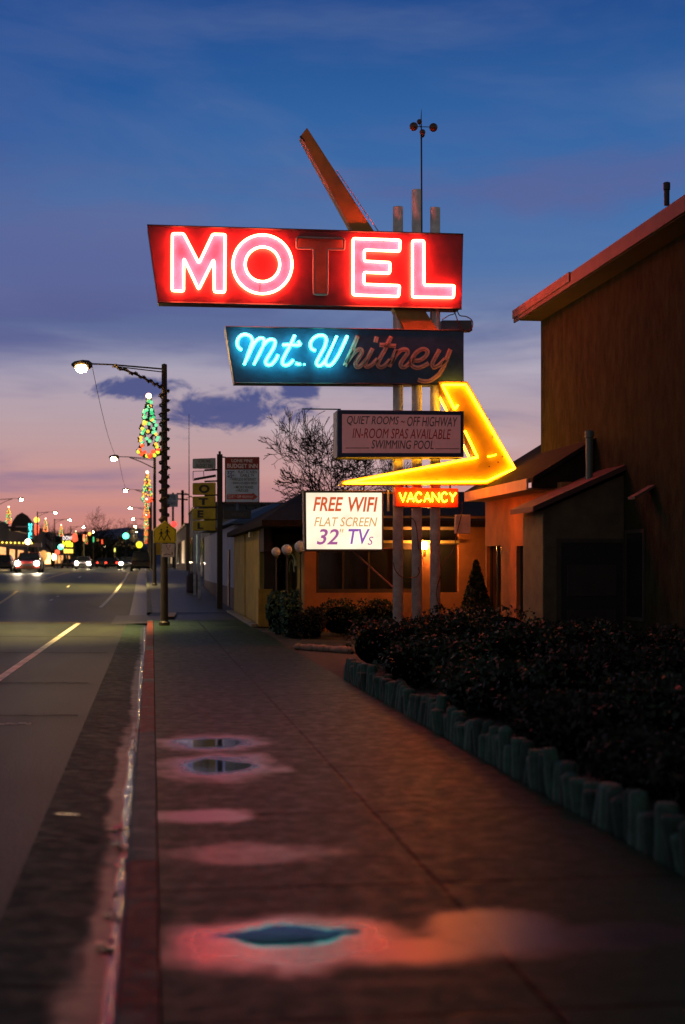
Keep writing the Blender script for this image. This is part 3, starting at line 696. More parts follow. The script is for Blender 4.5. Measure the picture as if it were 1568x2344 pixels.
# anemometer-like cup spinner on its mast
YM = Y0 - .06
an = thing('cup_spinner', 'dark wind cup spinner on a thin mast above the centre post of the motel sign', 'anemometer', P(965, 517, YM))
ac = [MB().tube([P(965.5, 540, YM), P(964.5, 316, YM)], .017, 8).build('mast', dark_metal)]
cupm = mat('dull dark cup metal', (.10, .07, .06), .35, .3)
ac.append(MB().tube([P(964.5, 318, YM), P(964.5, 300, YM), P(964, 270, YM), P(965, 250, YM)], [.02, .014, .01, .003], 8).build('spindle', dark_metal))
ac.append(MB().tube([P(947, 290, YM), P(992, 291, YM)], .008, 6).build('cross_arm', dark_metal))
ac.append(MB().tube([P(957, 279, YM + .15), P(969, 304, YM - .2)], .008, 6).build('cross_arm', dark_metal))
for (x, y, r, dy_) in ((947, 290, .088, 0), (992, 292, .088, 0), (960, 279, .055, .22), (967, 303, .062, -.18)):
    ac.append(MB().sphere(P(x, y, YM + dy_), r, 12).build('cup', cupm, smooth=True))
ac.append(MB().lathe(P(967, 314, YM), [(.03, 0), (.05, .04), (.045, .1), (.02, .13)], 10).build('bearing', dark_metal))
adopt(an, *ac)

# ------------------------------------------------------------------ two-storey house on the right, walls parallel to the street
siding = mat('rough brown siding', (.036, .036, .017), .95, spec=.05, var=.4, vscale=2.6, bump=.9, bscale=16, stretch=(2, 2, .9))
stucco = mat('rough ochre stucco', (.22, .15, .06), .85, var=.3, vscale=2.5, bump=.5, bscale=40)
fascia_m = mat('weathered fascia board', (.11, .06, .045), .7, var=.35, vscale=3)
shingle = mat('dark shingles', (.026, .018, .016), .95, spec=.1, var=.4, vscale=6, bump=.6, bscale=25)
XW = 8.0
house = thing('two_storey_house', 'tall brown two storey building with rough siding and long sloping eave at right edge', 'building', (XW, 24, 0))
hp = []
Yc = gy(1238, XW)
zt = 6.9
hp.append(MB().box(XW, XW + 8, 4, Yc, -.1, zt).build('wall', siding))
# eave runs parallel to the street
Xe = 7.55; Ye = 28.55
ze = 6.78
def slab(x0, z0, x1, z1, y0, y1, th):
    return [(x0, y0, z0), (x1, y0, z1), (x1, y0, z1 - th), (x0, y0, z0 - th)], (0, y1 - y0, 0)
p_, d_ = slab(Xe, ze, 12.0, ze + 2.6, 4, Ye, .10); roof_o = MB().prism(p_, d_).build('roof', shingle); hp.append(roof_o)
hp.append(MB().prism([(Xe - .03, 4, ze + .015), (Xe + .0, 4, ze + .015), (Xe + .0, 4, ze - .22), (Xe - .03, 4, ze - .22)], (0, Ye - 4, 0)).build('fascia', fascia_m))
hp.append(MB().prism([(Xe - .055, 24.6, ze + .03), (Xe - .032, 24.6, ze + .03), (Xe - .032, 24.6, ze - .14), (Xe - .055, 24.6, ze - .14)], (0, Ye - 24.6, 0)).build('trim_board', mat('light fascia board', (.18, .09, .06), .7)))
hp.append(MB().prism([(Xe, Ye + .003, ze + .01), (12, Ye + .003, ze + 2.61), (12, Ye + .003, ze + 2.38), (Xe, Ye + .003, ze - .22)], (0, .035, 0)).build('rake_board', fascia_m))
hp.append(MB().box(Xe + .01, XW - .003, 4, Yc, ze - .235, ze - .215).build('soffit', mat('dark soffit', (.05, .04, .03), .9)))
hp.append(MB().prism([(XW, Yc - .1, zt), (XW + 8, Yc - .1, zt), (XW + 4.4, Yc - .1, ze + 2.3)], (0, .098, 0)).build('gable', siding))
hp.append(MB().box(XW - .025, XW - .002, gy(1475, XW), gy(1437, XW), .72, 2.1).build('window', glass))
wf_ = MB(); ya, yb = gy(1475, XW), gy(1437, XW)
for bx_ in ((ya - .05, yb + .05, 2.1, 2.16), (ya - .05, yb + .05, .66, .72), (ya - .05, ya, .72, 2.1), (yb, yb + .05, .72, 2.1)): wf_.box(XW - .035, XW - .003, *bx_)
hp.append(wf_.build('window_frame', mat('dark frame paint', (.05, .04, .03), .6)))
for (x0, x1, z0_, z1_) in ((1484, 1500, 2.66, 2.85),):
    ya, yb = gy(x1, XW), gy(x0, XW)
    hp.append(MB().prism([(XW - .004, ya, z1_), (XW - .34, ya, z0_), (XW - .34, ya, z0_ - .04), (XW - .004, ya, z1_ - .04)], (0, yb - ya, 0)).build('window_hood', fascia_m))
adopt(house, *hp)
def pipe(name, label, x, y0, y1, Y, r, X=None, m=galv, cap=True):
    p0 = P(x, y1, Y); p1 = P(x, y0, Y)
    prof = [(r, 0), (r, p1.z - p0.z)]
    if cap: prof = [(r, 0), (r, p1.z - p0.z - .12), (r * 1.25, p1.z - p0.z - .11), (r * 1.25, p1.z - p0.z), (r * .9, p1.z - p0.z + .01)]
    return tag(MB().lathe(p0, prof, 14).build(name, m, smooth=False), label, 'pipe')
pipe('roof_flue', 'short dark flue pipe standing on the high sloping roof', 1526, 419, 470, gy(1526, 8.3), .045, m=dark_metal)

# shed annex under it
Ya = gy(1428, XW); Xa = 6.61
annex = thing('shed_annex', 'dark lean-to shed with slanting roof and wide dark door against the tall wall', 'annex', (Xa, Ya, 0)); ax_ = []
zl, zh = 2.5, 3.1
ax_.append(MB().prism([(Xa, Ya, -.1), (XW - .003, Ya, -.1), (XW - .003, Ya, zh), (Xa, Ya, zl)], (0, 1.3, 0)).build('wall', mat('dark olive stucco', (.12, .085, .05), .85, var=.3, bump=.4, bscale=40)))
ax_.append(MB().prism([(Xa - .22, Ya - .12, zl - .04), (XW - .004, Ya - .12, zh + .07), (XW - .004, Ya - .12, zh + .16), (Xa - .22, Ya - .12, zl + .05)], (0, 1.5, 0)).build('roof', mat('dark red roof edge', (.09, .035, .03), .7)))
ax_.append(MB().box(gx(1283, Ya), gx(1424, Ya), Ya - .03, Ya - .002, -.05, 1.95).build('door', mat('black brown door', (.014, .01, .01), .6, bump=.2)))
for zq in (.55, 1.3):
    ax_.append(MB().box(gx(1297, Ya), gx(1410, Ya), Ya - .045, Ya - .031, zq - .25, zq + .28).build('door_panel', mat('door panel', (.03, .022, .02), .5), bevel=.012))
dfm = MB(); dx0, dx1 = gx(1283, Ya), gx(1424, Ya)
dfm.box(dx0 - .07, dx0, Ya - .045, Ya - .002, -.05, 2.02); dfm.box(dx1, dx1 + .03, Ya - .045, Ya - .002, -.05, 2.02); dfm.box(dx0, dx1, Ya - .045, Ya - .002, 1.95, 2.02)
ax_.append(dfm.build('door_frame', mat('dark frame paint', (.05, .04, .03), .6)))
ax_.append(MB().sphere((dx0 + .1, Ya - .07, .62), .035, 8).build('door_handle', galv, smooth=True))
ax_.append(MB().box(Xa - .012, Xa - .001, Ya + .02, Ya + 1.28, -.1, zl - .08).build('side_wall', mat('greenish lit side stucco', (.13, .12, .045), .8, var=.3, bump=.4, bscale=30)))  # the greenish light on this side is put into its colour
adopt(annex, *ax_)
pipe('vent_pipe', 'grey vent pipe rising from the lean-to roof beside the brown wall', 1349, 987, 1112, Ya + .5, .062, m=mat('grey green pipe', (.12, .16, .15), .45, .2))

# single-storey office wing whose street wall is lit by the sign
XB = 7.3
darkw_ = mat('dark gable board', (.03, .02, .015), .9, spec=.1)
wing = thing('motel_wing', 'low motel wing lit orange by the sign with red lit eave board and tall windows', 'building', (XB, 27, 0)); wg = []
y0w, y1w = Ya + 1.31, 30.1
wallm = mat('warm tan stucco', (.42, .16, .05), .85, var=.22, vscale=1.8, bump=.5, bscale=35)
# wall pieces around the windows
wins = [(gy(1147, XB), gy(1114, XB), zz(1420, XB, 29.6), zz(1250, XB, 29.6)), (gy(1202, XB) , gy(1182, XB), zz(1420, XB, 27.5), zz(1250, XB, 27.5))]
wins.sort()
mbw = MB(); cur = y0w
for (a, b_, z0_, z1_) in wins:
    mbw.box(XB, XB + .2, cur, a, -.1, 3.05); mbw.box(XB, XB + .2, a, b_, -.1, z0_); mbw.box(XB, XB + .2, a, b_, z1_, 3.05); cur = b_
mbw.box(XB, XB + .2, cur, y1w, -.1, 3.05); mbw.box(XB + .2, XB + 5, y1w - .2, y1w, -.1, 3.05)
wg.append(mbw.build('wall', wallm))
for (a, b_, z0_, z1_) in wins:
    w_ = MB().box(XB + .1, XB + .12, a, b_, z0_, z1_).build('window', glass); wg.append(w_)
    s_ = MB().box(XB - .07, XB + .1, a - .05, b_ + .05, z0_ - .14, z0_ - .003).build('window_sill', mat('pale sill', (.5, .3, .16), .7)); wg.append(s_)
    f_ = MB().box(XB + .07, XB + .099, (a + b_) / 2 - .02, (a + b_) / 2 + .02, z0_, z1_).box(XB + .07, XB + .099, a, a + .04, z0_, z1_).box(XB + .07, XB + .099, b_ - .04, b_, z0_, z1_).build('window_frame', mat('dark frame paint', (.05, .04, .03), .6)); wg.append(f_)
Xf = 6.8; zb = 2.93
wg.append(MB().prism([(Xf, 24.9, zb), (Xf, 24.9, zb + .2), (Xf, 29.95, zb + .2), (Xf, 29.95, zb)], (.035, 0, 0)).build('eave_board', mat('pale painted eave', (.6, .32, .22), .6, var=.15)))
wg.append(MB().prism([(Xf + .036, 24.6, zb + .12), (XW + .9, 24.6, zb + .12 + .62 * 2.06), (XW + .9, 24.6, zb + .2 + .62 * 2.06), (Xf + .036, 24.6, zb + .21)], (0, 5.6, 0)).build('roof', shingle))
wg.append(MB().prism([(Xf + .04, 24.66, zb + .03), (XW - .005, 24.66, zb + .03), (XW - .005, 24.66, zb + .12 + .6 * 1.16), (Xf + .04, 24.66, zb + .12)], (0, .06, 0)).build('gable', darkw_))
wg.append(MB().box(Xf + .04, XB, 24.9, 29.95, zb + .0, zb + .03).build('soffit', mat('tan soffit', (.3, .18, .1), .8)))
adopt(wing, *wg)

# ------------------------------------------------------------------ low hip-roofed office behind the posts
off = thing('motel_office', 'low hip-roofed office with arched side windows and ochre walls behind the motel sign', 'building', (6, 40, 0)); of = []
YFc = 33.6; XS = 3.75
band = mat('orange brown wall', (.36, .14, .05), .85, var=.25, vscale=1.5, bump=.5, bscale=35)
ochre = mat('ochre yellow wall', (.36, .25, .05), .85, var=.25, vscale=1.5, bump=.5, bscale=35)
darkwood = mat('dark brown wood', (.045, .025, .018), .8, var=.3)
# front wall facing the camera: base wall, window bands, pillars
zsill = zz(1357, 5, YFc); ztopw = zz(1246, 5, YFc)
fw = MB().box(XS, 9.6, YFc, YFc + .25, -.1, zsill)
fw.box(XS, XS + .28, YFc, YFc + .25, zsill, ztopw); xr = gx(1050, YFc); xr0 = gx(955, YFc); xr1 = gx(990, YFc)
fw.box(xr0, xr1, YFc, YFc + .25, zsill, ztopw); fw.box(xr, 9.6, YFc, YFc + .25, zsill, 2.75)
of.append(fw.build('front_wall', band))
of.append(MB().box(XS, xr, YFc + .01, YFc + .24, zz(1212, 5, YFc), 2.75).build('upper_wall', mat('cream wall band', (.3, .22, .13), .8, var=.2)))
of.append(MB().box(XS + .28, xr0, YFc + .16, YFc + .17, zsill, ztopw).build('window', glass)); of.append(MB().box(xr1, xr, YFc + .16, YFc + .17, zsill, ztopw).build('window', glass))
fr = MB(); x = XS + .3
while x < xr0 - .3:
    fr.box(x, x + .05, YFc + .1, YFc + .15, zsill, ztopw); x += .62
fr.box(XS + .28, xr0, YFc + .08, YFc + .15, zsill, zsill + .09); fr.box(XS + .28, xr0, YFc + .09, YFc + .15, ztopw - .12, ztopw)
of.append(fr.build('window_frame', darkwood))
of.append(MB().box(XS, xr, YFc - .05, YFc + .009, zz(1243, 5, YFc), zz(1237, 5, YFc)).build('window_header', mat('yellowish trim', (.5, .4, .12), .6)))
of.append(MB().box(XS + .28, xr, YFc + .16, YFc + .17, zz(1236, 5, YFc), zz(1213, 5, YFc)).build('transom_window', glass))
# clothes of the room inside: a few dim shapes behind the glass are skipped, the arch wall faces the street
aw = MB(); za0, za1 = .82, 1.55
YAe = 42.2
aws = [(35.3, 37.5), (39.0, 41.2)]
cur = YFc + .26
for (a, b_) in aws:
    aw.box(XS, XS + .2, cur, a, -.1, 2.1); aw.box(XS, XS + .2, a, b_, -.1, za0)
    m_ = (a + b_) / 2; hw = (b_ - a) / 2; arc = [(a + (b_ - a) * k / 10, za1 + .3 * math.sqrt(max(0, 1 - ((k - 5) / 5) ** 2))) for k in range(11)]
    for k in range(10):
        (ya, z_a), (yb, z_b) = arc[k], arc[k + 1]
        aw.prism([(XS, ya, z_a), (XS, yb, z_b), (XS, yb, 2.1), (XS, ya, 2.1)], (.2, 0, 0))
    cur = b_
aw.box(XS, XS + .2, cur, YAe, -.1, 2.1)
of.append(aw.build('arch_wall', ochre))
trimy = mat('pale arch trim', (.8, .78, .45), .6)
for (a, b_) in aws:
    arc = [(XS - .03, a + (b_ - a) * k / 14, za1 + .3 * math.sqrt(max(0, 1 - ((k - 7) / 7) ** 2))) for k in range(15)]
    of.append(MB().tube(arc, .03, 6).build('arch_trim', trimy))
    of.append(MB().tube([(XS - .02, p[1] * .6 + (a + b_) / 2 * .4, p[2] - .16) for p in arc], .018, 6).build('arch_trim', trimy))
    of.append(MB().box(XS + .1, XS + .11, a, b_, za0, za1 + .32).build('arched_window', mat('brown louvre glass', (.07, .05, .04), .4)))
    of.append(MB().box(XS - .05, XS + .1, a - .04, b_ + .04, za0 - .07, za0 - .002).build('window_sill', mat('dusty sill', (.3, .27, .15), .7)))
# far yellow bay flush with the sidewalk
of.append(MB().box(2.92, 6.5, 42.25, 47.3, -.1, 2.62).build('bay_wall', ochre))
of.append(MB().box(2.95, 2.99, 36.9, 42.2, -.1, 2.6).box(2.99, 3.1, 36.9, 37.0, -.1, 2.6).build('screen_wall', ochre))
of.append(MB().box(2.84, 2.93, 36.0, 36.8, 0, .95).box(2.94, 3.2, 36.0, 36.1, 0, .95).build('low_pier', mat('yellow lit pier', (.42, .27, .05), .8)))  # brighter yellow puts the light on the pier into its colour
of.append(MB().box(2.93, 3.12, 35.4, 36.88, 1.9, 2.6).box(3.0, 3.27, 36.2, 36.3, -.05, 2.6).build('beam_and_dark_sheet', darkwood))  # second box is a full-height dark sheet standing in for the porch's shade
of.append(MB().box(2.80, 2.9, 38.6, 38.9, 2.32, 2.46).build('soffit_lamp', mat('dull cream lamp', (.6, .55, .35), .5)))
# hip roof
ex0, ex1, ey0, ey1, ezv, rx0, rx1, ry, rzv = 2.7, 13.0, 33.15, 47.5, 2.62, 4.5, 11.5, 40.0, 3.66
v = [(ex0, ey0, ezv), (ex1, ey0, ezv), (ex1, ey1, ezv), (ex0, ey1, ezv), (rx0, ry, rzv), (rx1, ry, rzv)]
rf = MB(); rf.v = v + [(a, b, c - .14) for a, b, c in v[:4]]
rf.f = [[0, 1, 5, 4], [1, 2, 5], [2, 3, 4, 5], [3, 0, 4], [0, 6, 7, 1], [1, 7, 8, 2], [2, 8, 9, 3], [3, 9, 6, 0], [6, 9, 8, 7]]
of.append(rf.build('roof', shingle))
of.append(MB().box(XS, xr, YFc + .03, YFc + .2, ztopw - .0, zz(1237.2, 5, YFc) - .03).build('head_beam', darkwood))
adopt(off, *of)
# bare wall lamp
yl = YFc - .22
pl = P(972, 1249, yl)
lamp = thing('wall_lamp', 'bare glowing globe bulb lamp on the office front between two posts', 'lamp', (pl.x, YFc, pl.z))
lo = [MB().sphere(pl, .095, 14).build('bulb', emat('hot white bulb', (1.0, .36, .07), 300.0), smooth=True),
      MB().lathe((pl.x, yl, pl.z - .27), [(.02, 0), (.035, .03), (.03, .17), (.05, .19)], 10).build('socket', mat('brass socket', (.5, .3, .1), .4, .5)),
      MB().tube([(pl.x, yl, pl.z - .25), (pl.x, YFc, pl.z - .25)], .015, 6).build('arm', dark_metal)]
adopt(lamp, *lo)
# three unlit white globes on posts along the side wall
gm = mat('milky white globe', (.72, .66, .68), .35, var=.06)
for i, (px_, py_, Yg) in enumerate(((632, 1263, 32.7), (656.5, 1258, 31.7), (688, 1251.5, 30.8))):
    c = P(px_, py_, Yg)
    gl = thing('globe_lamp', ['farthest and lowest of the three white globe lamps beside the arched windows',
        'middle one of the three white globe lamps beside the arched windows', 'white globe lamp partly behind the glowing FREE WIFI box'][i], 'lamp', (c.x, Yg, 0), group='white globe lamps beside the office')
    MB().sphere((0, 0, c.z), (.105, .118, .132)[i], 16).build('globe', gm, gl, smooth=True)
    MB().lathe((0, 0, 0), [(.05, -.03), (.03, .04), (.022, .1), (.018, c.z - .16), (.045, c.z - .13), (.045, c.z - .10)], 10).build('lamp_post', dark_metal, gl)

# ------------------------------------------------------------------ log edging along the bed
edging = thing('log_edging', 'dark teal half-log edging running along the right side of the sidewalk', 'edging', (2.8, 13, 0))
em = [mat('green stained log', (.03, .085, .07), .75, var=.4, vscale=9, bump=.4, bscale=30), mat('dark stained log', (.015, .042, .036), .8, var=.4, vscale=9, bump=.4, bscale=30)]
rnd = random.Random(4); eo = []; Y = 6.2; k = 0
while Y < 20.3 and k < 98:
    r = rnd.uniform(.048, .075); h = rnd.uniform(.17, .29) + (.06 if rnd.random() < .15 else 0); lean = rnd.uniform(-.035, .03)
    x0 = 2.80 + rnd.uniform(-.018, .018)
    mb = MB().lathe((0, 0, 0), [(r, -.06), (r * rnd.uniform(.92, 1.05), h * .5), (r * rnd.uniform(.88, 1.02), h - .02), (r * .82, h), (r * .3, h + rnd.uniform(0, .02))], 9)
    for i_, vv in enumerate(mb.v): mb.v[i_] = (vv[0] + x0 + lean * vv[2] / .2, vv[1] + Y + rnd.uniform(-.003, .003), vv[2])
    eo.append(mb.build('log', em[0] if rnd.random() < .6 else em[1])); Y += r * 2 + rnd.choice([.004, .006, .012, .012, .05 if rnd.random() < .3 else .01]); k += 1
adopt(edging, *eo)

# ------------------------------------------------------------------ plants
def leaf_cloud(mb, rnd, n, sampler, size):
    for _ in range(n):
        c = sampler(); a = Vector((rnd.gauss(0, 1), rnd.gauss(0, 1), rnd.gauss(0, 1))).normalized(); u = a.orthogonal().normalized(); w = a.cross(u)
        s = size * rnd.uniform(.6, 1.4); q = rnd.uniform(0, 6.28); u, w = u * math.cos(q) + w * math.sin(q), w * math.cos(q) - u * math.sin(q)
        i = len(mb.v); mb.v += [tuple(c + u * s), tuple(c + w * s * .5), tuple(c - u * s), tuple(c - w * s * .5)]; mb.f.append([i, i + 1, i + 2, i + 3])
def bush(x, y, rx, ry, h, label, n=3500, seed=0, m=None, size=.035, group='low shrubs in the planting bed', name='shrub'):
    rnd = random.Random(seed); root = thing(name, label, 'shrub', (x, y, -.02), group=group)
    lumps = [(rnd.uniform(-.55, .55) * rx, rnd.uniform(-.55, .55) * ry, h * rnd.uniform(.35, .68), rnd.uniform(.35, .6)) for _ in range(9)]
    mb = MB()
    def sm():
        lx, ly, lz, lr = rnd.choice(lumps); d = Vector((rnd.gauss(0, 1), rnd.gauss(0, 1), rnd.gauss(0, 1))).normalized() * rnd.uniform(.72, 1.04)
        p = Vector((lx + d.x * rx * lr, ly + d.y * ry * lr, lz + d.z * h * .5))
        if p.z < .03: p.z = rnd.uniform(.03, .2)
        if p.z > h: p.z = h * rnd.uniform(.9, 1.05)
        return p
    leaf_cloud(mb, rnd, n, sm, size)
    mb.build('foliage', m or leaf_m, root)
    st = MB()
    for _ in range(14):
        a = rnd.uniform(0, 6.28); e = Vector((math.cos(a) * rx * .5, math.sin(a) * ry * .5, h * .7)); st.tube([(0, 0, 0), tuple(e * .5 + Vector((0, 0, .05))), tuple(e)], [.015, .01, .005], 4)
    st.build('stem', bark, root)
    # near-black spheres added inside so no light leaks through
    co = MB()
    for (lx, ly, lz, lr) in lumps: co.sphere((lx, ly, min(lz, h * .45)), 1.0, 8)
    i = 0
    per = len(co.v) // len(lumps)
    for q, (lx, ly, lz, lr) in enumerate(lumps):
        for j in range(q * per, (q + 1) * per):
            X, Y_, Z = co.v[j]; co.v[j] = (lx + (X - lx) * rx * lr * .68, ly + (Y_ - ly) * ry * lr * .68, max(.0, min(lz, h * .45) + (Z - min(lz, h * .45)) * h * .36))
    co.build('dark_core', mat('near-black core', (.004, .004, .003), 1, spec=0), root, smooth=True)
    return root
dk = mat('brownish winter leaves', (.009, .012, .007), .75, var=.6, vscale=1.5)
gn = mat('grey green leaves', (.010, .030, .012), .65, var=.6, vscale=1.5)
bl = [(4.1, 22.2, 1.1, 1.5, .75, 'rounded dark shrub at the foot of the nearest sign post', 4200, leaf_m), (5.4, 22.6, 1.2, 1.5, .9, 'broad dark shrub in front of the right sign posts', 4200, leaf_m),
      (6.9, 21.2, 1.1, 1.6, .75, 'dark shrub before the lean-to door', 3600, dk), (4.0, 18.8, .95, 1.5, .62, 'grey green shrub by the far end of the log edging', 4200, gn),
      (5.3, 18.9, 1.2, 1.7, .8, 'brownish shrub in the middle of the bed', 4200, leaf_m), (6.8, 18.2, 1.1, 1.6, .75, 'brown shrub under the window of the tall wall', 3600, dk),
      (3.95, 15.4, .85, 1.6, .55, 'leafy green shrub with yellow flecks behind the log edging', 4600, gn), (5.1, 15.3, 1.1, 1.6, .7, 'dark brown shrub in mid bed', 4200, dk), (6.5, 15.0, 1.1, 1.6, .72, 'dark shrub against the tall wall', 3600, dk),
      (3.8, 12.2, .72, 1.4, .45, 'low twiggy shrub behind the mid edging', 4600, dk), (4.8, 12.2, .95, 1.5, .6, 'dark twiggy shrub near the right edge', 4200, leaf_m), (3.75, 9.4, .68, 1.2, .42, 'nearest low twiggy shrub behind the edging', 4600, dk), (4.7, 9.6, .9, 1.2, .5, 'dark shrub at the lower right corner of view', 4200, dk)]
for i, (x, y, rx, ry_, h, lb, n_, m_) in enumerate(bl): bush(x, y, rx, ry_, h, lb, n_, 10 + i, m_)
# bushes by the office
bush(gx(812, 31.5), 31.5, 1.0, .6, zz(1371, 5, 31.5), 'boxy clipped dark hedge below the office window', 4200, 40, leaf_m, group='hedges before the office')
bush(gx(706, 30.6), 30.6, .42, .5, zz(1388, 5, 30.6), 'dark rounded bush at the office corner pillar', 2200, 41, dk, group='hedges before the office')
bush(gx(640, 32.6), 32.6, .34, .7, .95, 'spiky teal green bush below the arched windows', 2600, 42, mat('teal leaves', (.03, .09, .06), .6, var=.5), size=.05, group='hedges before the office')
bush(gx(668, 31.2), 31.2, .30, .6, 1.0, 'tall teal green bush beside the orange corner pillar', 2400, 45, mat('teal leaves', (.03, .09, .06), .6, var=.5), size=.05, group='hedges before the office')
redm = mat('red-lit ground cover leaves', (.14, .03, .02), .7, var=.6, vscale=3)  # the red light around the posts is put into this leaf colour
bush(gx(975, 29.6), 29.6, 1.1, .8, .28, 'ground cover with red light in its colour around the sign post feet', 3200, 43, redm, group='ground cover at the posts')
bush(gx(870, 28.6), 27.9, .5, .5, .45, 'small shrub with red light in its colour left of the nearest post', 1800, 44, redm, size=.045, group='ground cover at the posts')
# small pointed conifer by the wing
cf = thing('conifer', 'small dark pointed conifer between the office and the motel wing', 'tree', (gx(1090, 29.4), 29.4, 0))
rnd = random.Random(77); mb = MB(); hh = zz(1283, 6.8, 29.4)
def sm():
    t = rnd.random() ** .8; r = (1 - t) * .48 * rnd.uniform(.5, 1.08) + .02; a = rnd.uniform(0, 6.28); return Vector((math.cos(a) * r, math.sin(a) * r, .1 + t * (hh - .1)))
leaf_cloud(mb, rnd, 3200, sm, .04); mb.build('crown', leaf_m, cf); MB().tube([(0, 0, -.05), (0, 0, hh * .8)], [.05, .015], 6).build('trunk', bark, cf)
# stones edging the drive
rnd = random.Random(9); stn = mat('rounded stones', (.22, .17, .13), .8, var=.4)
for k in range(9):
    x_, y_ = gx(685 + k * 14, 26.6 - k * .15), 26.6 - k * .15
    mb = MB().sphere((0, 0, .05), .12 * rnd.uniform(.7, 1.2), 7, .6)
    mb.v = [(a + rnd.uniform(-.012, .012), b * rnd.uniform(.9, 1.1), c + rnd.uniform(-.01, .01)) for a, b, c in mb.v]
    o = mb.build('border_stone', stn, smooth=True); o.location = (x_, y_, -.02)
    tag(o, 'rounded border stone in the short row at the drive corner', 'stone', 'border stones in a row at the drive corner')
mb = MB().prism([(2.66, 36.0, 0), (2.82, 36.0, 0), (2.82, 46.9, 0), (2.66, 46.9, 0)], (0, 0, .07)); mb.build('garden_kerb', concrete)['kind'] = 'structure'

# ------------------------------------------------------------------ bare trees
def bare_tree(name, label, base, h, spread, seed, depth=7, r0=.22, group=None, lean=0, fork=.28, width=None):
    rnd = random.Random(seed); root = thing(name, label, 'tree', base, group=group)
    trunk = MB(); crown = MB()
    def branch(p, d, L_, r, lv):
        n = 4; pts = [p]; rr = [r]; dd = d.copy()
        for k in range(n):
            dd = (dd + Vector((rnd.gauss(0, .13), rnd.gauss(0, .13), rnd.gauss(0, .08) + .03))).normalized(); p = p + dd * L_ / n; pts.append(p); rr.append(max(.012, r * (1 - .38 * (k + 1) / n)))
        (trunk if lv == 0 else crown).tube(pts, rr, 6 if lv < 3 else 3, caps=False)
        if lv >= depth or r < .0016: return
        kids = 3 if lv < 5 else rnd.choice([2, 3])
        for q in range(kids):
            ax2 = dd.orthogonal().normalized(); an = rnd.uniform(0, 6.28); ax2 = Matrix.Rotation(an, 3, dd) @ ax2
            nd = (Matrix.Rotation(rnd.uniform(.3, .75) * (1 if lv else 1.0), 3, ax2) @ dd); nd.x *= spread; nd.z *= .93 if lv else 1; nd.normalize()
            branch(pts[rnd.choice([2, 3, 4]) if q else 4], nd, L_ * rnd.uniform(.66, .86), r * .62 * rnd.uniform(.66, .85), lv + 1)
    branch(Vector((0, 0, -.2)), Vector((lean, 0, 1)).normalized(), h * fork, r0, 0)
    top = max(v[2] for v in crown.v); wd = max(abs(v[0]) for v in crown.v); fz = h / top; fx = fz if not width else width / wd
    for q in (trunk, crown): q.v = [(v[0] * fx, v[1] * fx, v[2] * fz) for v in q.v]
    trunk.build('trunk', bark, root); crown.build('crown', bark, root)
    return root
Yt = 56
bare_tree('bare_tree', 'large leafless tree spreading behind the readerboard and office roof', (gx(818, Yt), Yt, .1), 7.9, 1.3, 5, 8, .26, lean=-.04, width=3.9)
bare_tree('bare_tree', 'small leafless tree left of the large bare tree, above the office roof', (gx(622, 70), 70, 0), 4.6, 1.3, 12, 6, .1)
bare_tree('bare_tree', 'leafless tree mostly hidden behind the readerboard posts', (gx(893, 60), 60, .1), 7.4, 1.2, 31, 7, .2, width=2.6)
for i, (px_, Yb, h_, sd) in enumerate(((212, 260, 9.5, 3), (236, 230, 10, 8), (262, 280, 8.5, 14), (150, 300, 9, 21), (120, 250, 8, 22))):
    bare_tree('bare_tree', ['leafless tree beyond the left lamps on the far street', 'leafless tree with upright twigs left of the green signal', 'leafless tree nearest the green signal', 'leafless tree behind the yellow hotel sign', 'leafless tree above the left shop roofs'][i],
              (gx(px_, Yb), Yb, .9), h_, 1.25, sd, 6, .22, group='leafless trees far along the street')

# far dark evergreen masses
def dark_tree(px_, Yb, w, h, label, seed, n=2500):
    rnd = random.Random(seed); root = thing('dark_tree', label, 'tree', (gx(px_, Yb), Yb, .9), group='dark trees far along the street'); mb = MB()
    lumps = [(rnd.uniform(-.7, .7) * w / 2, rnd.uniform(.3, .85) * h, rnd.uniform(.3, .5) * w) for _ in range(8)]
    def sm():
        a, b, c = rnd.choice(lumps); d = Vector((rnd.gauss(0, 1), rnd.gauss(0, 1), rnd.gauss(0, 1))).normalized() * rnd.uniform(.4, 1); return Vector((a + d.x * c, d.y * c, max(.3, b + d.z * c * .8)))
    leaf_cloud(mb, rnd, n, sm, .3); mb.build('crown', leaf_m, root); MB().tube([(0, 0, -.2), (0, 0, h * .5)], [.3, .15], 6).build('trunk', bark, root)
for i, a in enumerate(((205, 330, 8, 8.5), (232, 300, 7, 6.5), (262, 340, 9, 6.5), (176, 360, 9, 7), (300, 420, 9, 6), (325, 460, 9, 5), (132, 300, 7, 7), (285, 500, 12, 7))):
    dark_tree(*a, ['dark round tree left of centre at street end', 'dark tree behind the middle bare tree', 'dark tree below the green signal', 'dark tree behind the yellow hotel sign', 'low dark tree right of the green signal', 'lowest dark tree beside the hanging decorations', 'dark tree over the left shops', 'wide dark tree mass at the street end'][i], 60 + i)

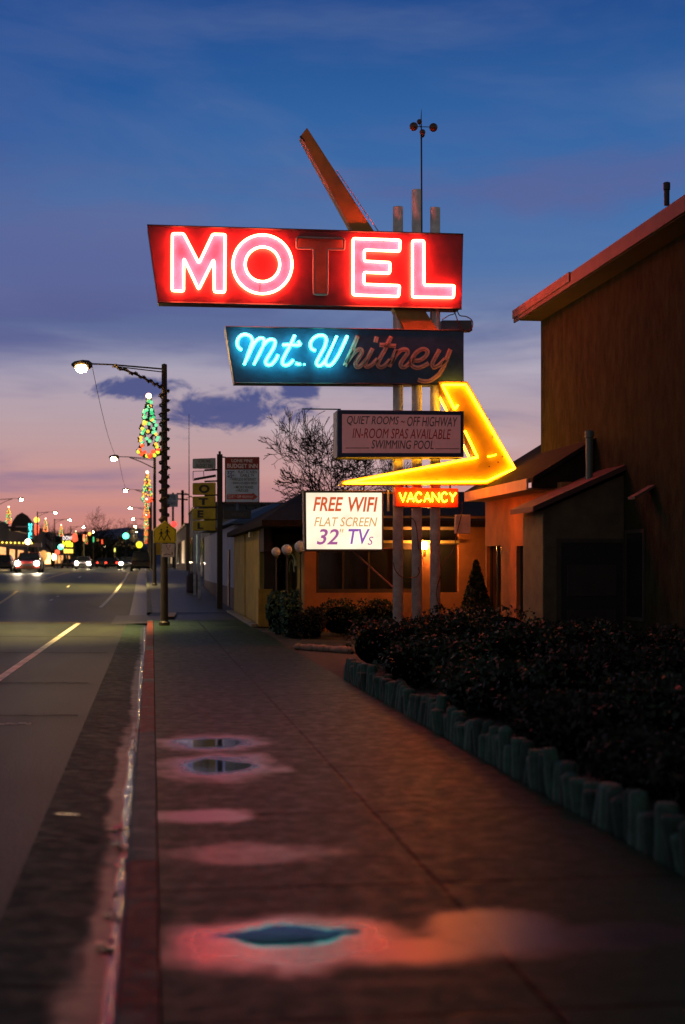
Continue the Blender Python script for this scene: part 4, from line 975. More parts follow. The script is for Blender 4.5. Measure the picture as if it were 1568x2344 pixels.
# ------------------------------------------------------------------ hills
def ridge(name, pts, Yh, m, depth=900):
    mb = MB(); P3 = [P(x, y, Yh) for x, y in pts]; n = len(P3)
    for p in P3: mb.v += [(p.x, p.y - depth, .2), (p.x, p.y - depth * .4, p.z * .55 + 8), tuple(p), (p.x, p.y + depth, .2)]
    for k in range(n - 1):
        for j in range(3): mb.f.append([4 * k + j, 4 * k + 4 + j, 4 * k + 5 + j, 4 * k + 1 + j])
    o = mb.build(name, m, smooth=True); o['kind'] = 'structure'; return o
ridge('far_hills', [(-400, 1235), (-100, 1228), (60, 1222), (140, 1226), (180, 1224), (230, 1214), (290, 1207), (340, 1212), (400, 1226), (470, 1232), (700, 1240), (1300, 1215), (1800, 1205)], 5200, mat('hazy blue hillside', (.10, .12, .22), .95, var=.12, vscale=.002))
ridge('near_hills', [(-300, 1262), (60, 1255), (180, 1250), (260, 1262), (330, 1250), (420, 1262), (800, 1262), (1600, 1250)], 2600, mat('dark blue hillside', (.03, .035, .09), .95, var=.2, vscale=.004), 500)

# ------------------------------------------------------------------ street lamps
lens_m = emat('sodium lamp lens', (1.0, .58, .15), 420.0)
pole_proto = None
def lamp_at(Yp, X, z, flip=False, label='', group=''):
    sx = -1 if flip else 1
    r = thing('street_lamp', label, 'street lamp', (X, Yp, z), group=group)
    H = 6.74
    MB().lathe((0, 0, 0), [(.14, 0), (.14, .08), (.1, .12), (.085, 3), (.07, H), (.02, H + .02)], 12).build('pole', rust_pole, r)
    MB().tube([(0, 0, H - .12), (-sx * 1.35, 0, H - .03), (-sx * 1.9, 0, H - .02)], .022, 6).tube([(0, 0, H - .2), (-sx * 1.3, 0, H - .07)], .015, 6).tube(smooth_pts([(0, 0, H - .62), (-sx * .25, 0, H - .5), (-sx * .7, 0, H - .28), (-sx * 1.3, 0, H - .06)], 4), .028, 6).build('arm', rust_pole, r)
    h = MB().lathe((-sx * 2.08, 0, H - .05), [(.03, -.28), (.09, -.2), (.13, 0), (.12, .16), (.05, .25)], 12, 'x').build('lamp_head', rust_pole, r)
    MB().lathe((-sx * 2.10, 0, H - .08), [(.02, -.17), (.10, -.15), (.155, -.08), (.16, .0)], 14).build('lamp_lens', lens_m, r, smooth=True)
    ld = bpy.data.lights.get('sodium') or bpy.data.lights.new('sodium', 'SPOT'); ld.energy = 8000; ld.color = (1.0, .69, .24); ld.spot_size = R(112); ld.spot_blend = .9; ld.shadow_soft_size = .14
    lo_ = bpy.data.objects.new('lamp_light', ld); COL.objects.link(lo_); lo_.parent = r; lo_.location = (-sx * 2.1, 0, H - .3); lo_.rotation_euler = (0, R(22) * sx, 0)
    return r
right_Y = [37, 75, 119, 157, 195, 233, 271]
names_r = ['nearest tall street lamp with garland wound pole and curved arm', 'second street lamp along the right kerb beyond the nearest one', 'third street lamp along the right kerb, head over the lane', 'fourth street lamp along the right kerb',
           'fifth street lamp along the right kerb', 'sixth street lamp along the right kerb, small and far', 'farthest street lamp along the right kerb']
lamp1 = lamp_at(37, .49, zf(37), label=names_r[0], group='street lamps along the right kerb')
# garland wound round the nearest pole and its arm
rnd = random.Random(2)
gp = [(.115 * math.cos(t * .42), .115 * math.sin(t * .42), 2.6 + t * .0165) for t in range(0, 215)]
gl_ = MB().tube(gp, .022, 5)
leaf_cloud(gl_, rnd, 1500, lambda: Vector(rnd.choice(gp)) + Vector((rnd.gauss(0, .014), rnd.gauss(0, .014), rnd.gauss(0, .014))), .028)
gl_.build('pole_garland', mat('brown tinsel garland', (.05, .03, .022), .7), lamp1)
ga = smooth_pts([(0, -.03, 6.1), (-.25, -.03, 6.24), (-.7, -.03, 6.46), (-1.3, -.03, 6.68)], 14)
ga = [p + Vector((0, .04 * math.sin(i * 1.1), .045 * math.cos(i * 1.1))) for i, p in enumerate(ga)]
g2 = MB().tube(ga, .02, 5); leaf_cloud(g2, rnd, 500, lambda: Vector(rnd.choice(ga)) + Vector((rnd.gauss(0, .014), rnd.gauss(0, .014), rnd.gauss(0, .014))), .026)
g2.build('arm_garland', MATS['brown tinsel garland'], lamp1)
for i in range(1, 7):
    Yp = right_Y[i]
    c = lamp_at(Yp, .49, zf(Yp), label=names_r[i], group='street lamps along the right kerb') if i == 1 else copy_tree(l2, (.49, Yp, zf(Yp)), label=names_r[i])
    if i == 1: l2 = c
left_Y = [137, 172, 200, 238, 275]
names_l = ['street lamp at the left edge over the shop fronts', 'street lamp on the left kerb, second along, right of the domed roof', 'third street lamp on the left kerb', 'fourth street lamp on the left kerb above the far trees', 'farthest street lamp on the left kerb']
for i, Yp in enumerate(left_Y):
    X = gx(49, 137) - 2.1 if i == 0 else -12.9 + i * .25
    c = lamp_at(Yp, X, zf(Yp), True, names_l[i], 'street lamps along the left kerb') if i == 0 else copy_tree(ll, (X, Yp, zf(Yp)), label=names_l[i])
    if i == 0: ll = c
# wires strung between the lamp arms
wire = mat('thin black wire', (.01, .01, .01), .5)
def wire_between(a, b, sag, label, name='hanging_wire', r=.008):
    pts = [Vector(a).lerp(Vector(b), t / 14) - Vector((0, 0, sag * 4 * (t / 14) * (1 - t / 14))) for t in range(15)]
    return tag(MB().tube(pts, r, 5).build(name, wire), label, 'wire')
wire_between((-1.35, 37, 6.68), (-1.35, 75, zf(75) + 6.6), .55, 'thin wire hanging from the nearest lamp arm to the second')
wire_between((-1.35, 75, zf(75) + 6.6), (-1.35, 119, zf(119) + 6.6), .55, 'thin wire hanging from the second lamp arm to the third', r=.01)

# ------------------------------------------------------------------ lit tree decorations hung on the poles
gm_ = emat('green bulb', (.03, .62, .20), 1.1); gm2 = emat('pale green bulb', (.16, .85, .38), 1.1); rm_ = emat('red bulb', (1.0, .07, .01), 1.6); am_ = emat('amber bulb', (1.0, .42, .04), 1.8); wm_ = emat('pink white star bulb', (1.0, .50, .35), 7.0); yg_ = emat('lime bulb', (.65, .8, .05), 1.3)
tinsel = mat('green tinsel', (.01, .035, .02), .7)
def deco(X, Yp, z0, label, seed, mix=.25, indiv=True):
    rnd = random.Random(seed); r = thing('tree_decoration', label, 'holiday decoration', (X, Yp, z0), group='lit tree decorations on the lamp poles')
    H = 1.55; w = .36
    out = []
    for k in range(4):
        zt_ = H * (.80 - .2 * k); wk = w * (.42 + .2 * k) * .5 * 1.55
        out += [(-wk * .55, 0, zt_ + .02), (-wk, 0, zt_ - .17)]
    left = [(0, 0, H * .97)] + out; right_ = [(-x, y, z) for x, y, z in out]
    path = left + [(-.12, 0, .02), (.12, 0, .02)] + right_[::-1] + [(0, 0, H * .97), out[1], (0, 0, H * .52), right_[1], (0, 0, H * .97), (0, 0, H * .4), out[3], (0, 0, H * .2), right_[3], (0, 0, H * .4)]
    mb = MB().tube(path, .028, 5, caps=False)
    segs = [(Vector(path[k]), Vector(path[k + 1])) for k in range(len(path) - 1)]
    def sm():
        a, b = rnd.choice(segs); return a.lerp(b, rnd.random()) + Vector((rnd.gauss(0, .02), rnd.gauss(0, .03), rnd.gauss(0, .02)))
    leaf_cloud(mb, rnd, 1500, sm, .045)
    leaf_cloud(mb, rnd, 160, lambda: Vector((rnd.gauss(0, .03), rnd.gauss(0, .03), H * rnd.uniform(.8, .97))), .04)
    mb.build('garland_frame', tinsel, r)
    k = 0
    for (a, b) in segs[1:-1]:
        for t in ((.2, .7) if (b - a).length > .12 else (.5,)):
            p = a.lerp(b, t); u = rnd.random(); low = p.z < .32
            m = (rm_ if (low and u < .65) else am_ if u < .12 + mix * .5 else rm_ if u < mix else gm2 if u < .6 + mix * .3 else gm_ if u < .85 else yg_)
            MB().sphere(p + Vector((rnd.uniform(-.03, .03), -.05, rnd.uniform(-.03, .03))), .046 if not low else .052, 7).build('bulb', m, r, smooth=True)
    MB().sphere((0, -.02, H * 1.0 + .02), .075, 10).build('top_bulb', wm_, r, smooth=True)
    if True:
        MB().sphere((.03, -.05, .04), .09, 8, .7).sphere((.12, -.05, .14), .07, 8, .8).sphere((-.10, -.05, .12), .055, 8, .8).build('red_bow', emat('lit red bow', (1.0, .07, .02), 1.1), r, smooth=True)
    MB().tube([(.05, 0, H * .62), (.36, 0, H * .62)], .01, 5).tube([(.08, 0, H * .36), (.36, 0, H * .36)], .01, 5).build('bracket', dark_metal, r)
    return r
zlo = zz(1046, 0, 37)
dn = ['green lit tree decoration with red bow on the nearest lamp pole', 'red and green lit tree decoration on the second lamp pole', 'yellow green lit decoration on the third lamp pole', 'lit tree decoration on the fourth lamp pole', 'lit tree decoration on the fifth lamp pole', 'small lit decoration on the sixth lamp pole', 'smallest lit decoration on the farthest right lamp pole']
deco(.49 - .40, 37, zlo, dn[0], 1, .18)
for i in range(1, 7):
    Yp = right_Y[i]
    d = deco(.49 - .38, Yp, zf(Yp) + zlo, dn[i], 1 + i, .62) if i in (1, 2) else copy_tree(d2 if i % 2 else d3, (.11, Yp, zf(Yp) + zlo), label=dn[i])
    if i == 1: d2 = d
    if i == 2: d3 = d
dl = ['lit tree decoration at the left edge of the street', 'lit decoration right of the domed roof', 'lit decoration over the middle of the left shops', 'lit decoration near the yellow hotel sign', 'farthest lit decoration on the left kerb']
for i, Yp in enumerate(left_Y): copy_tree(d2 if i % 2 == 0 else d3, ((gx(20, 137) if i == 0 else -11.9 + i * .2), Yp, zf(Yp) + zlo), label=dl[i], group='lit tree decorations on the left lamp poles')

# ------------------------------------------------------------------ crossing sign on the nearest pole
YX = 36.7
cs = thing('crossing_sign', 'yellow pentagon school crossing sign with two walking figures on the nearest lamp pole', 'road sign', P(377, 1243, YX))
yel = mat('faded yellow sign', (.95, .72, .01), .5, var=.12)
co_ = [MB().prism([P(x, y, YX) for x, y in ((377, 1192), (404, 1212), (402, 1243), (352, 1243), (351, 1212))], (0, .02, 0)).build('plate', yel, bevel=.003)]
co_.append(MB().tube([P(x, y, YX - .004) for x, y in ((377, 1195), (401.5, 1213.5), (400, 1241), (354, 1241), (353.5, 1213.5))], .006, 4, closed=True).build('border', black))
def walker(cx, s):
    mb = MB(); q = lambda x, y: P(cx + x * s, 1236 + y * s, YX - .01)
    mb.sphere(q(0, -26), .022 * s, 8)
    for pts, r in (([(0, -22), (0, -12)], .020), ([(0, -12), (-4, -5), (-6, 1)], .011), ([(0, -12), (4, -5), (7, 1)], .011), ([(0, -21), (-5, -14)], .008), ([(0, -21), (5, -15)], .008)):
        mb.tube([q(*p) for p in pts], r * s, 5)
    return mb.build('walking_figure', black)
co_ += [walker(369, .92), walker(383, 1.12)]
adopt(cs, *co_)
ys_ = thing('yield_plate', 'small white yield to pedestrians plate under the yellow crossing sign', 'road sign', P(386, 1275, YX))
yo = [MB().prism([P(x, y, YX) for x, y in ((371, 1245), (400, 1245), (399, 1275), (371, 1275))], (0, .015, 0)).build('plate', mat('dull white sign', (.75, .66, .66), .5), bevel=.003),
      MB().tube([P(x, y, YX - .006) for x, y in ((380, 1248), (390, 1248), (385, 1259))], .010, 4, closed=True).build('yield_triangle', mat('red sign paint', (.4, .02, .02), .5)),
      MB().tube([P(x, y, YX - .006) for x, y in ((375, 1270), (382, 1268), (391, 1270))], .009, 4).tube([P(394, 1264, YX - .006), P(394, 1271, YX - .006)], .012, 5).build('pictogram', black)]
adopt(ys_, *yo)
Y2 = 74.6
c2 = thing('distant_sign', 'yellow rectangular sign on the second lamp pole behind the crossing sign', 'road sign', P(364, 1270, Y2))
adopt(c2, MB().prism([P(x, y, Y2) for x, y in ((357, 1244), (371, 1244), (370, 1270), (357, 1270))], (0, .02, 0)).build('plate', mat('ochre sign', (.42, .24, .01), .5)))

# ------------------------------------------------------------------ budget inn sign cluster
YBn = 50.0
bs = thing('budget_inn_sign', 'dark pole with stacked yellow letter panels and a red topped board', 'sign', (gx(503, YBn), YBn, zf(YBn)))
bo = []
pX = gx(503, YBn)
bo.append(MB().box(pX - .095, pX + .095, YBn - .09, YBn + .09, zf(YBn) - .1, zz(1040, pX, YBn)).box(pX - .04, pX + .04, YBn - .04, YBn + .04, zz(1040, pX, YBn), zz(1033, pX, YBn)).build('pole', mat('very dark pole', (.022, .016, .016), .7)))
fy = YBn - .12
whitep = mat('cold white panel', (.45, .60, .85), .5, var=.15); yelp = mat('olive yellow panel', (.42, .32, .02), .5, var=.25, vscale=3)
def panel(x0, y0, x1, y1, m, name='panel', Y=fy, d=.12, slant=0, bev=.03):
    bo.append(MB().prism([P(x0, y0 + slant, Y), P(x1, y0, Y), P(x1, y1, Y), P(x0, y1 - slant * .3, Y)], (0, d, 0)).build(name, m, bevel=bev))
panel(441, 1048, 494, 1073, mat('grey blue panel', (.3, .36, .42), .5), slant=2)
blackp = mat('dark letters', (.015, .015, .02), .6)
bo.append(textp('LONE PINE', 455, 1052, 482, 1059, fy - .002, blackp)); bo.append(textp('BUDGET INN', 450, 1062, 487, 1070, fy - .002, blackp))
for k, (y0_, y1_, ch) in enumerate(((1104, 1133, 'O'), (1135, 1160, 'T'), (1163, 1189, 'E'), (1191, 1215, 'L'))):
    panel(441, y0_, 494, y1_, yelp, slant=1.5)
    bo.append(textp(ch, 455 if ch in 'TO' else 452, y0_ + 5, (480 if ch in 'O' else 476) if ch in 'TO' else 466, y1_ - 4, fy - .002, blackp, bold=.05))
ff = MB()
for a, b_ in (((442, 1079), (494, 1077)), ((442, 1100), (494, 1091)), ((442, 1079), (442, 1100)), ((466, 1078), (467, 1096))): ff.tube([P(*a, fy + .05), P(*b_, fy + .05)], .012, 5)
ff.tube([P(444, 1097, fy + .05), P(494, 1088, fy + .05)], .035, 5)
bo.append(ff.build('broken_panel_frame', dark_metal))
for y_ in (1076, 1102, 1134, 1161, 1190): bo.append(MB().tube([P(468, y_, fy + .06), P(500, y_ - 1, fy + .06)], .03, 5).build('bracket', dark_metal))
panel(515, 1046, 594, 1152, mat('dark red board edge', (.10, .012, .016), .5), 'board', fy, .14, 0, .01)
bo.append(MB().prism([P(517, 1075, fy - .006), P(592, 1075, fy - .006), P(592, 1149, fy - .006), P(517, 1149, fy - .006)], (0, .005, 0)).build('board_face', whitep))
bo.append(MB().prism([P(517, 1048, fy - .006), P(592, 1048, fy - .006), P(592, 1073, fy - .006), P(517, 1073, fy - .006)], (0, .005, 0)).build('board_header', mat('dull red header', (.25, .02, .02), .5)))
lt = mat('pale sign letters', (.75, .7, .8), .5)
def bt(s, x0, y0, x1, y1, m, **k): bo.append(textp(s, x0, y0, x1, y1, fy - .008, m, **k))
bt('LONE PINE', 530, 1051, 578, 1058, lt, bold=.02); bt('BUDGET INN', 520, 1062, 590, 1071, lt, bold=.02)
bl_ = mat('blue sign letters', (.02, .06, .25), .5)
bt('32"', 520, 1078, 536, 1086, bl_, bold=.03); bt('42"', 520, 1087, 536, 1094, bl_, bold=.03)
for s_, a, b_, y_ in (('FLAT SCREEN', 545, 588, 1077), ('CABLE TV', 550, 582, 1085), ('• WIRELESS INTERNET', 526, 586, 1094), ('• KING/QUEEN BEDS', 530, 588, 1103), ('• MICRO WAVES', 536, 580, 1112), ('• FRIDGES', 540, 568, 1120)):
    bt(s_, a, y_, b_, y_ + 6.2, blackp, bold=.01)
bo.append(MB().prism([P(x, y, fy - .010) for x, y in ((520, 1132), (578, 1130), (578, 1127), (590, 1137), (578, 1146), (578, 1143), (520, 1143))], (0, .004, 0)).build('red_arrow', mat('dull red arrow', (.4, .04, .04), .5)))
bo.append(textp('QUIET • OFF HIGHWAY', 522, 1134, 580, 1141, fy - .011, lt))
bo.append(MB().tube([P(500, 1045, fy + .06), P(516, 1047, fy + .06)], .025, 5).tube([P(500, 1152, fy + .06), P(516, 1151, fy + .06)], .04, 5).build('bracket', dark_metal))
bo.append(MB().tube([P(543, 1151, fy + .06), P(543, 1168, fy + .06)], .05, 5).build('hanger', mat('blue strap', (.05, .1, .2), .5)))
bo.append(MB().prism([P(512, 1168, fy), P(575, 1168, fy), P(575, 1188, fy), P(512, 1188, fy)], (0, .12, 0)).build('small_panel', mat('dark navy small panel', (.015, .02, .035), .5), bevel=.01))
bo.append(textp('VACANCY', 530, 1173, 566, 1182, fy - .002, mat('dim letters', (.07, .08, .09), .5)))
adopt(bs, *bo)

# ------------------------------------------------------------------ buildings beyond on the right
def building(name, label, x0, x1, y0, y1, h, m, wins=(), roof=None, group=None, z0=None):
    z0 = zf((y0 + y1) / 2) if z0 is None else z0
    r = thing(name, label, 'building', (x0, y0, z0), group=group); o = []
    o.append(MB().box(x0, x1, y0, y1, z0 - 1.2, z0 + h).build('wall', m))
    o.append(MB().box(x0 - .12, x1 + .12, y0 - .12, y1 + .12, z0 + h, z0 + h + .18).build('parapet', dark_trim if not roof else roof))
    for (side, a, b_, c, d, wm) in wins:
        if side == 'x': o.append(MB().box(x0 - .05, x0 - .004, a, b_, z0 + c, z0 + d).build('window', wm))
        elif side == 'X': o.append(MB().box(x1 + .004, x1 + .05, a, b_, z0 + c, z0 + d).build('window', wm))
        else: o.append(MB().box(a, b_, y0 - .05, y0 - .004, z0 + c, z0 + d).build('window', wm))
    adopt(r, *o); return r
bluew = mat('pale blue stucco', (.28, .31, .46), .8, var=.2, vscale=.6, bump=.3)
inn = thing('budget_inn', 'pale blue motel building with low dark blue roof behind the budget inn sign', 'building', (3, 52, 0)); io = []
io.append(MB().box(3.05, 12, 48.9, 74, -.3, 2.95).build('wall', bluew))
rr_ = MB(); v = [(2.8, 48.6, 2.96), (13, 48.6, 2.96), (13, 75, 3.2), (2.8, 75, 3.2), (5.2, 58, 4.05), (11, 58, 4.05), (5.2, 68, 4.2), (11, 68, 4.2)]
rr_.v = v; rr_.f = [[0, 1, 5, 4], [1, 2, 7, 5], [2, 3, 6, 7], [3, 0, 4, 6], [4, 5, 7, 6], [0, 3, 2, 1]]
io.append(rr_.build('roof', mat('dark blue roof', (.02, .045, .075), .7, var=.2)))
io.append(MB().box(3.03, 3.048, 48.95, 73.9, -.3, .75).build('base_band', mat('dark base band', (.05, .02, .03), .8)))
io.append(MB().box(3.0, 3.046, 51.5, 52.6, 0, 2.1).build('door', mat('dull red door', (.1, .03, .03), .6)))
adopt(inn, *io)
for i, (px_, yy) in enumerate(((446, 63), (456, 60))):
    X = gx(px_, yy); o = MB().box(X - .06, X + .06, yy - .06, yy + .06, zf(yy) - .05, zf(yy) + 2.75).build('porch_post', mat('chipped white wood', (.45, .46, .52), .7, var=.4, vscale=7))
    tag(o, ['white porch post left of the budget inn wall', 'white porch post nearest the blue inn wall'][i], 'post', 'white porch posts')
warm = emat('dim shop light', (1.0, .6, .25), .35); cool = emat('dim green shop light', (.2, .5, .4), .15)
bA = mat('dark shop front', (.05, .055, .07), .8, var=.3); bB = mat('grey shop front', (.12, .13, .15), .8, var=.3); bC = mat('brown shop front', (.09, .06, .05), .8, var=.3)
building('shop', 'grey flat-roofed shop beyond the inn on the right side', 3.5, 14, 78, 96, 3.4, bB, [('x', 80, 84, .8, 2.2, glass), ('x', 86, 90, 0, 2.4, glass), ('y', 5, 8, .8, 2.2, glass)])
building('shop', 'taller dark shop beyond the grey shop on the right side', 3.6, 14, 97, 118, 4.6, bA, [('x', 99, 105, .6, 2.6, cool), ('x', 108, 115, .6, 2.6, glass)])
building('shop', 'brown shop farthest along the right sidewalk', 3.4, 14, 120, 160, 3.8, bC, [('x', 124, 132, .6, 2.6, warm), ('x', 138, 150, .6, 2.6, glass)])
building('shop', 'dark low building at the far right end of the street', 3.2, 14, 165, 260, 4.0, bA, [('x', 170, 180, .6, 2.6, warm), ('x', 200, 215, .6, 2.4, cool)])
# white board sign on post above right shops
Yw_ = 110
ws = thing('white_board_sign', 'small white board sign on a pole behind the nearest lamp pole', 'sign', P(396, 1290, Yw_))
adopt(ws, MB().prism([P(x, y, Yw_) for x, y in ((374, 1130), (408, 1131), (407, 1160), (374, 1160))], (0, .2, 0)).build('board', mat('cold grey board', (.25, .28, .36), .5), bevel=.02),
      MB().tube([P(396, 1128, Yw_ + .1), P(396, 1300, Yw_ + .1)], .09, 6).build('pole', dark_metal),
      textp('MOTEL', 382, 1134, 403, 1144, Yw_ - .004, mat('blue grey letters', (.05, .08, .15), .5), bold=.03), textp('VACANCY', 384, 1148, 401, 1155, Yw_ - .004, MATS['blue grey letters'], bold=.02))
Ym_ = 90
am = thing('antenna_mast', 'tall hair-thin antenna mast rising left of the yellow letter panels', 'antenna', (gx(433, Ym_), Ym_, zf(Ym_)))
adopt(am, MB().tube([P(433, 1330, Ym_), P(433, 1160, Ym_), P(432.5, 948, Ym_)], [.05, .04, .015], 6).build('mast', dark_metal), MB().tube([P(424, 1128, Ym_), P(442, 1140, Ym_)], .02, 4).tube([P(426, 1140, Ym_), P(440, 1136, Ym_)], .02, 4).build('cross_rod', dark_metal))
Yu = 140
up = thing('utility_pole', 'wooden utility pole with cross arms among the right-hand shops', 'utility pole', (gx(418, Yu), Yu, .9))
adopt(up, MB().tube([P(418, 1300, Yu), P(418, 1122, Yu)], .14, 7).build('pole', bark), MB().tube([P(404, 1130, Yu), P(432, 1132, Yu)], .08, 5).tube([P(406, 1142, Yu), P(430, 1144, Yu)], .08, 5).build('cross_arm', bark))
ps = P(398, 1205, 100)
rs = thing('red_signal_light', 'blurry red light behind the crossing sign', 'signal light', P(398, 1240, 100))
adopt(rs, MB().sphere(P(398, 1200, 100), .22, 10).build('lens', emat('red signal lens', (1.0, .05, .04), 1.6), smooth=True), MB().tube([P(396, 1168, 100), P(396, 1300, 100)], .08, 6).build('pole', dark_metal))
tb_ = thing('sidewalk_bin', 'dark litter bin on the far right sidewalk', 'bin', (gx(440, 66), 66, zf(66)))
adopt(tb_, MB().lathe((gx(440, 66), 66, zf(66)), [(.25, 0), (.28, .1), (.28, .75), (.2, .9), (.05, .95)], 12).build('bin_body', mat('dark bin', (.03, .015, .02), .6)))

# ------------------------------------------------------------------ left side of the street
sideL = mat('night shop wall', (.035, .03, .035), .85, var=.3); sideL2 = mat('night brick wall', (.05, .03, .028), .85, var=.3)
shopglow = emat('lit shop window', (1.0, .50, .16), 4.0, var=.5); shopdim = emat('amber shop window', (1.0, .42, .12), 1.3, var=.8)
building('corner_store', 'dark two storey store with lit window at the left edge', -30, -17.5, 150, 188, 5.6, sideL, [('y', -22, -17.7, .7, 2.9, shopglow), ('X', 151, 158, .8, 2.8, shopglow), ('X', 162, 172, .6, 2.6, shopdim), ('X', 176, 184, .6, 2.6, shopdim)])
building('dark_store', 'dark flat roofed store right of the domed roof', -28, -17.8, 190, 222, 5.0, sideL2, [('X', 193, 200, .5, 2.5, shopdim), ('X', 205, 214, .5, 2.5, shopdim), ('y', -20, -18, .6, 2.4, shopdim)])
building('hotel_building', 'dark hotel building behind the yellow neon sign', -30, -17.0, 225, 275, 6.2, sideL, [('X', 230, 240, .5, 2.5, shopdim), ('X', 248, 262, .5, 2.5, shopglow), ('y', -20, -17.6, .5, 2.4, shopdim)])
building('pale_store', 'pale grey low store at the far left street end', -26, -15.5, 285, 330, 4.8, mat('grey lilac wall', (.10, .09, .14), .8), [('X', 288, 300, .5, 2.2, shopdim), ('y', -19, -16, .6, 2.2, shopdim)])
# dome-like false front
Yd = 189.5
dome = [P(x, y, Yd) for x, y in ((24, 1215), (27, 1196), (38, 1180), (50, 1173), (62, 1180), (74, 1196), (78, 1215))]
tag(MB().prism(dome, (0, 1.5, 0)).build('domed_roof_sign', sideL), 'dark dome shaped roof sign above the left shops', 'roof sign')
dd = [MB().prism([P(x, y, Yd - .1) for x, y in ((36, 1204), (66, 1204), (66, 1207), (36, 1207))], (0, .08, 0)).build('lettering_band', mat('dull pale band', (.3, .22, .25), .6))]
dd[0].parent = bpy.data.objects['domed_roof_sign']
# vertical cyan neon letters
Yv_ = 149
vs = thing('vertical_neon_sign', 'vertical turquoise neon letter sign on the left shop corner', 'neon sign', P(69, 1300, Yv_))
vo = [MB().prism([P(x, y, Yv_) for x, y in ((62, 1195), (77, 1195), (77, 1235), (62, 1235))], (0, .4, 0)).build('cabinet', dark_trim)]
tq = emat('turquoise neon', (.05, .85, .85), 2.6)
for k, ch in enumerate('HOTEL'): vo.append(textp(ch, 65.5, 1198 + k * 7.0, 73.5, 1204 + k * 7.0, Yv_ - .03, tq, bold=.03, name='neon_letter'))
vo.append(MB().tube([P(69.5, 1234, Yv_ + .2), P(69.5, 1305, Yv_ + .2)], .1, 6).build('pole', dark_metal))
adopt(vs, *vo)
# string of yellow bulbs under a canopy
Ybs = 148
cn = thing('canopy_lights', 'row of yellow bulbs along a shop canopy at the left edge', 'string lights', P(34, 1246, Ybs)); cl = []
cl.append(MB().prism([P(x, y, Ybs) for x, y in ((-20, 1237), (94, 1243), (94, 1252), (-20, 1248))], (0, 2.0, 0)).build('canopy', mat('dim lilac canopy', (.14, .08, .1), .7)))
for k in range(9): cl.append(MB().sphere(P(-4 + k * 9.6, 1241.5 + k * .25, Ybs - .12), .085, 7).build('bulb', emat('yellow canopy bulb', (1.0, .75, .08), 3.5), smooth=True))
for x_ in (-2, 88): cl.append(MB().tube([P(x_, 1246, Ybs + .1), P(x_, 1312, Ybs + .1)], .08, 6).build('support', dark_metal))
adopt(cn, *cl)
def glow(name, label, cat, x, y, Y, rpx, m, stem=None, flat=1.0, hood=True):
    p = P(x, y, Y); r = rpx / F * Y; g_ = thing(name, label, cat, (p.x, Y, zf(Y)))
    o = [MB().sphere(p, r * 1.35, 10, flat).build('lens', m, smooth=True)]
    if hood: o.append(MB().lathe((p.x, Y + r * .5, p.z - r * 1.3 * flat), [(r * 1.15, 0), (r * 1.15, r * 2.4 * flat), (r * .4, r * 2.8 * flat)], 10).build('housing', dark_metal))
    top = p.z if stem is None else zz(stem, p.x, Y)
    o.append(MB().tube([(p.x, Y + r * 1.1, zf(Y) - .1), (p.x, Y + r * 1.1, top)], .07, 6).build('pole', dark_metal))
    adopt(g_, *o); return g_
hotw = emat('hot white lamp', (1.0, .78, .50), 12.0); sigG = emat('green signal lens', (.10, 1.0, .62), 4.0); sigY = emat('yellow beacon', (1.0, .80, .02), 1.6); amb = emat('amber lamp', (1.0, .40, .05), 3.0); redl = emat('red lamp', (1.0, .06, .02), 2.2)
glow('traffic_signal', 'green traffic signal over the middle of the far street', 'traffic light', 288, 1227, 190, 5.2, sigG, 1222)
glow('traffic_signal', 'blue green traffic signal below the yellow hotel sign', 'traffic light', 139, 1252, 200, 4.6, sigG, 1249)
glow('yellow_beacon', 'round yellow beacon beside the hanging decorations', 'beacon', 319, 1247, 150, 5.6, sigY, 1252, hood=False)
glow('globe_street_light', 'white globe light at the right end of the canopy bulbs', 'lamp', 64, 1240, 146, 4.6, hotw, 1242, hood=False)
glow('amber_lamp', 'amber lamp above the red light column on the left', 'lamp', 84, 1190, 175, 4.6, emat('amber glow', (1.0, .5, .04), 3.5), 1193, hood=False)
glow('red_column_light', 'tall red lit column right of the turquoise sign', 'lamp', 84, 1212, 176, 4.0, redl, 1205, flat=2.6, hood=False)
glow('shop_lamp', 'warm white shop lamp beside the hotel sign', 'lamp', 124, 1275, 210, 3.6, hotw, 1277, flat=1.6, hood=False)
glow('shop_lamp', 'red shop lamp low beside the warm one', 'lamp', 131, 1264, 205, 4.2, redl, 1266, hood=False)
glow('shop_lamp', 'dim amber round shop light between the oncoming cars', 'lamp', 100, 1272, 160, 6.5, emat('dim amber', (.9, .38, .05), .8), 1275, flat=1.4, hood=False)
glow('far_lamp', 'small white lamp under the far left lamps', 'lamp', 205, 1222, 300, 3.0, amb, 1224, hood=False)
glow('far_lamp', 'tiny pale lamp before the dark far trees', 'lamp', 240, 1250, 300, 2.0, hotw, 1252, hood=False)
glow('far_lamp', 'tiny lamp low over the far street', 'lamp', 223, 1236, 320, 2.0, amb, 1238, hood=False)
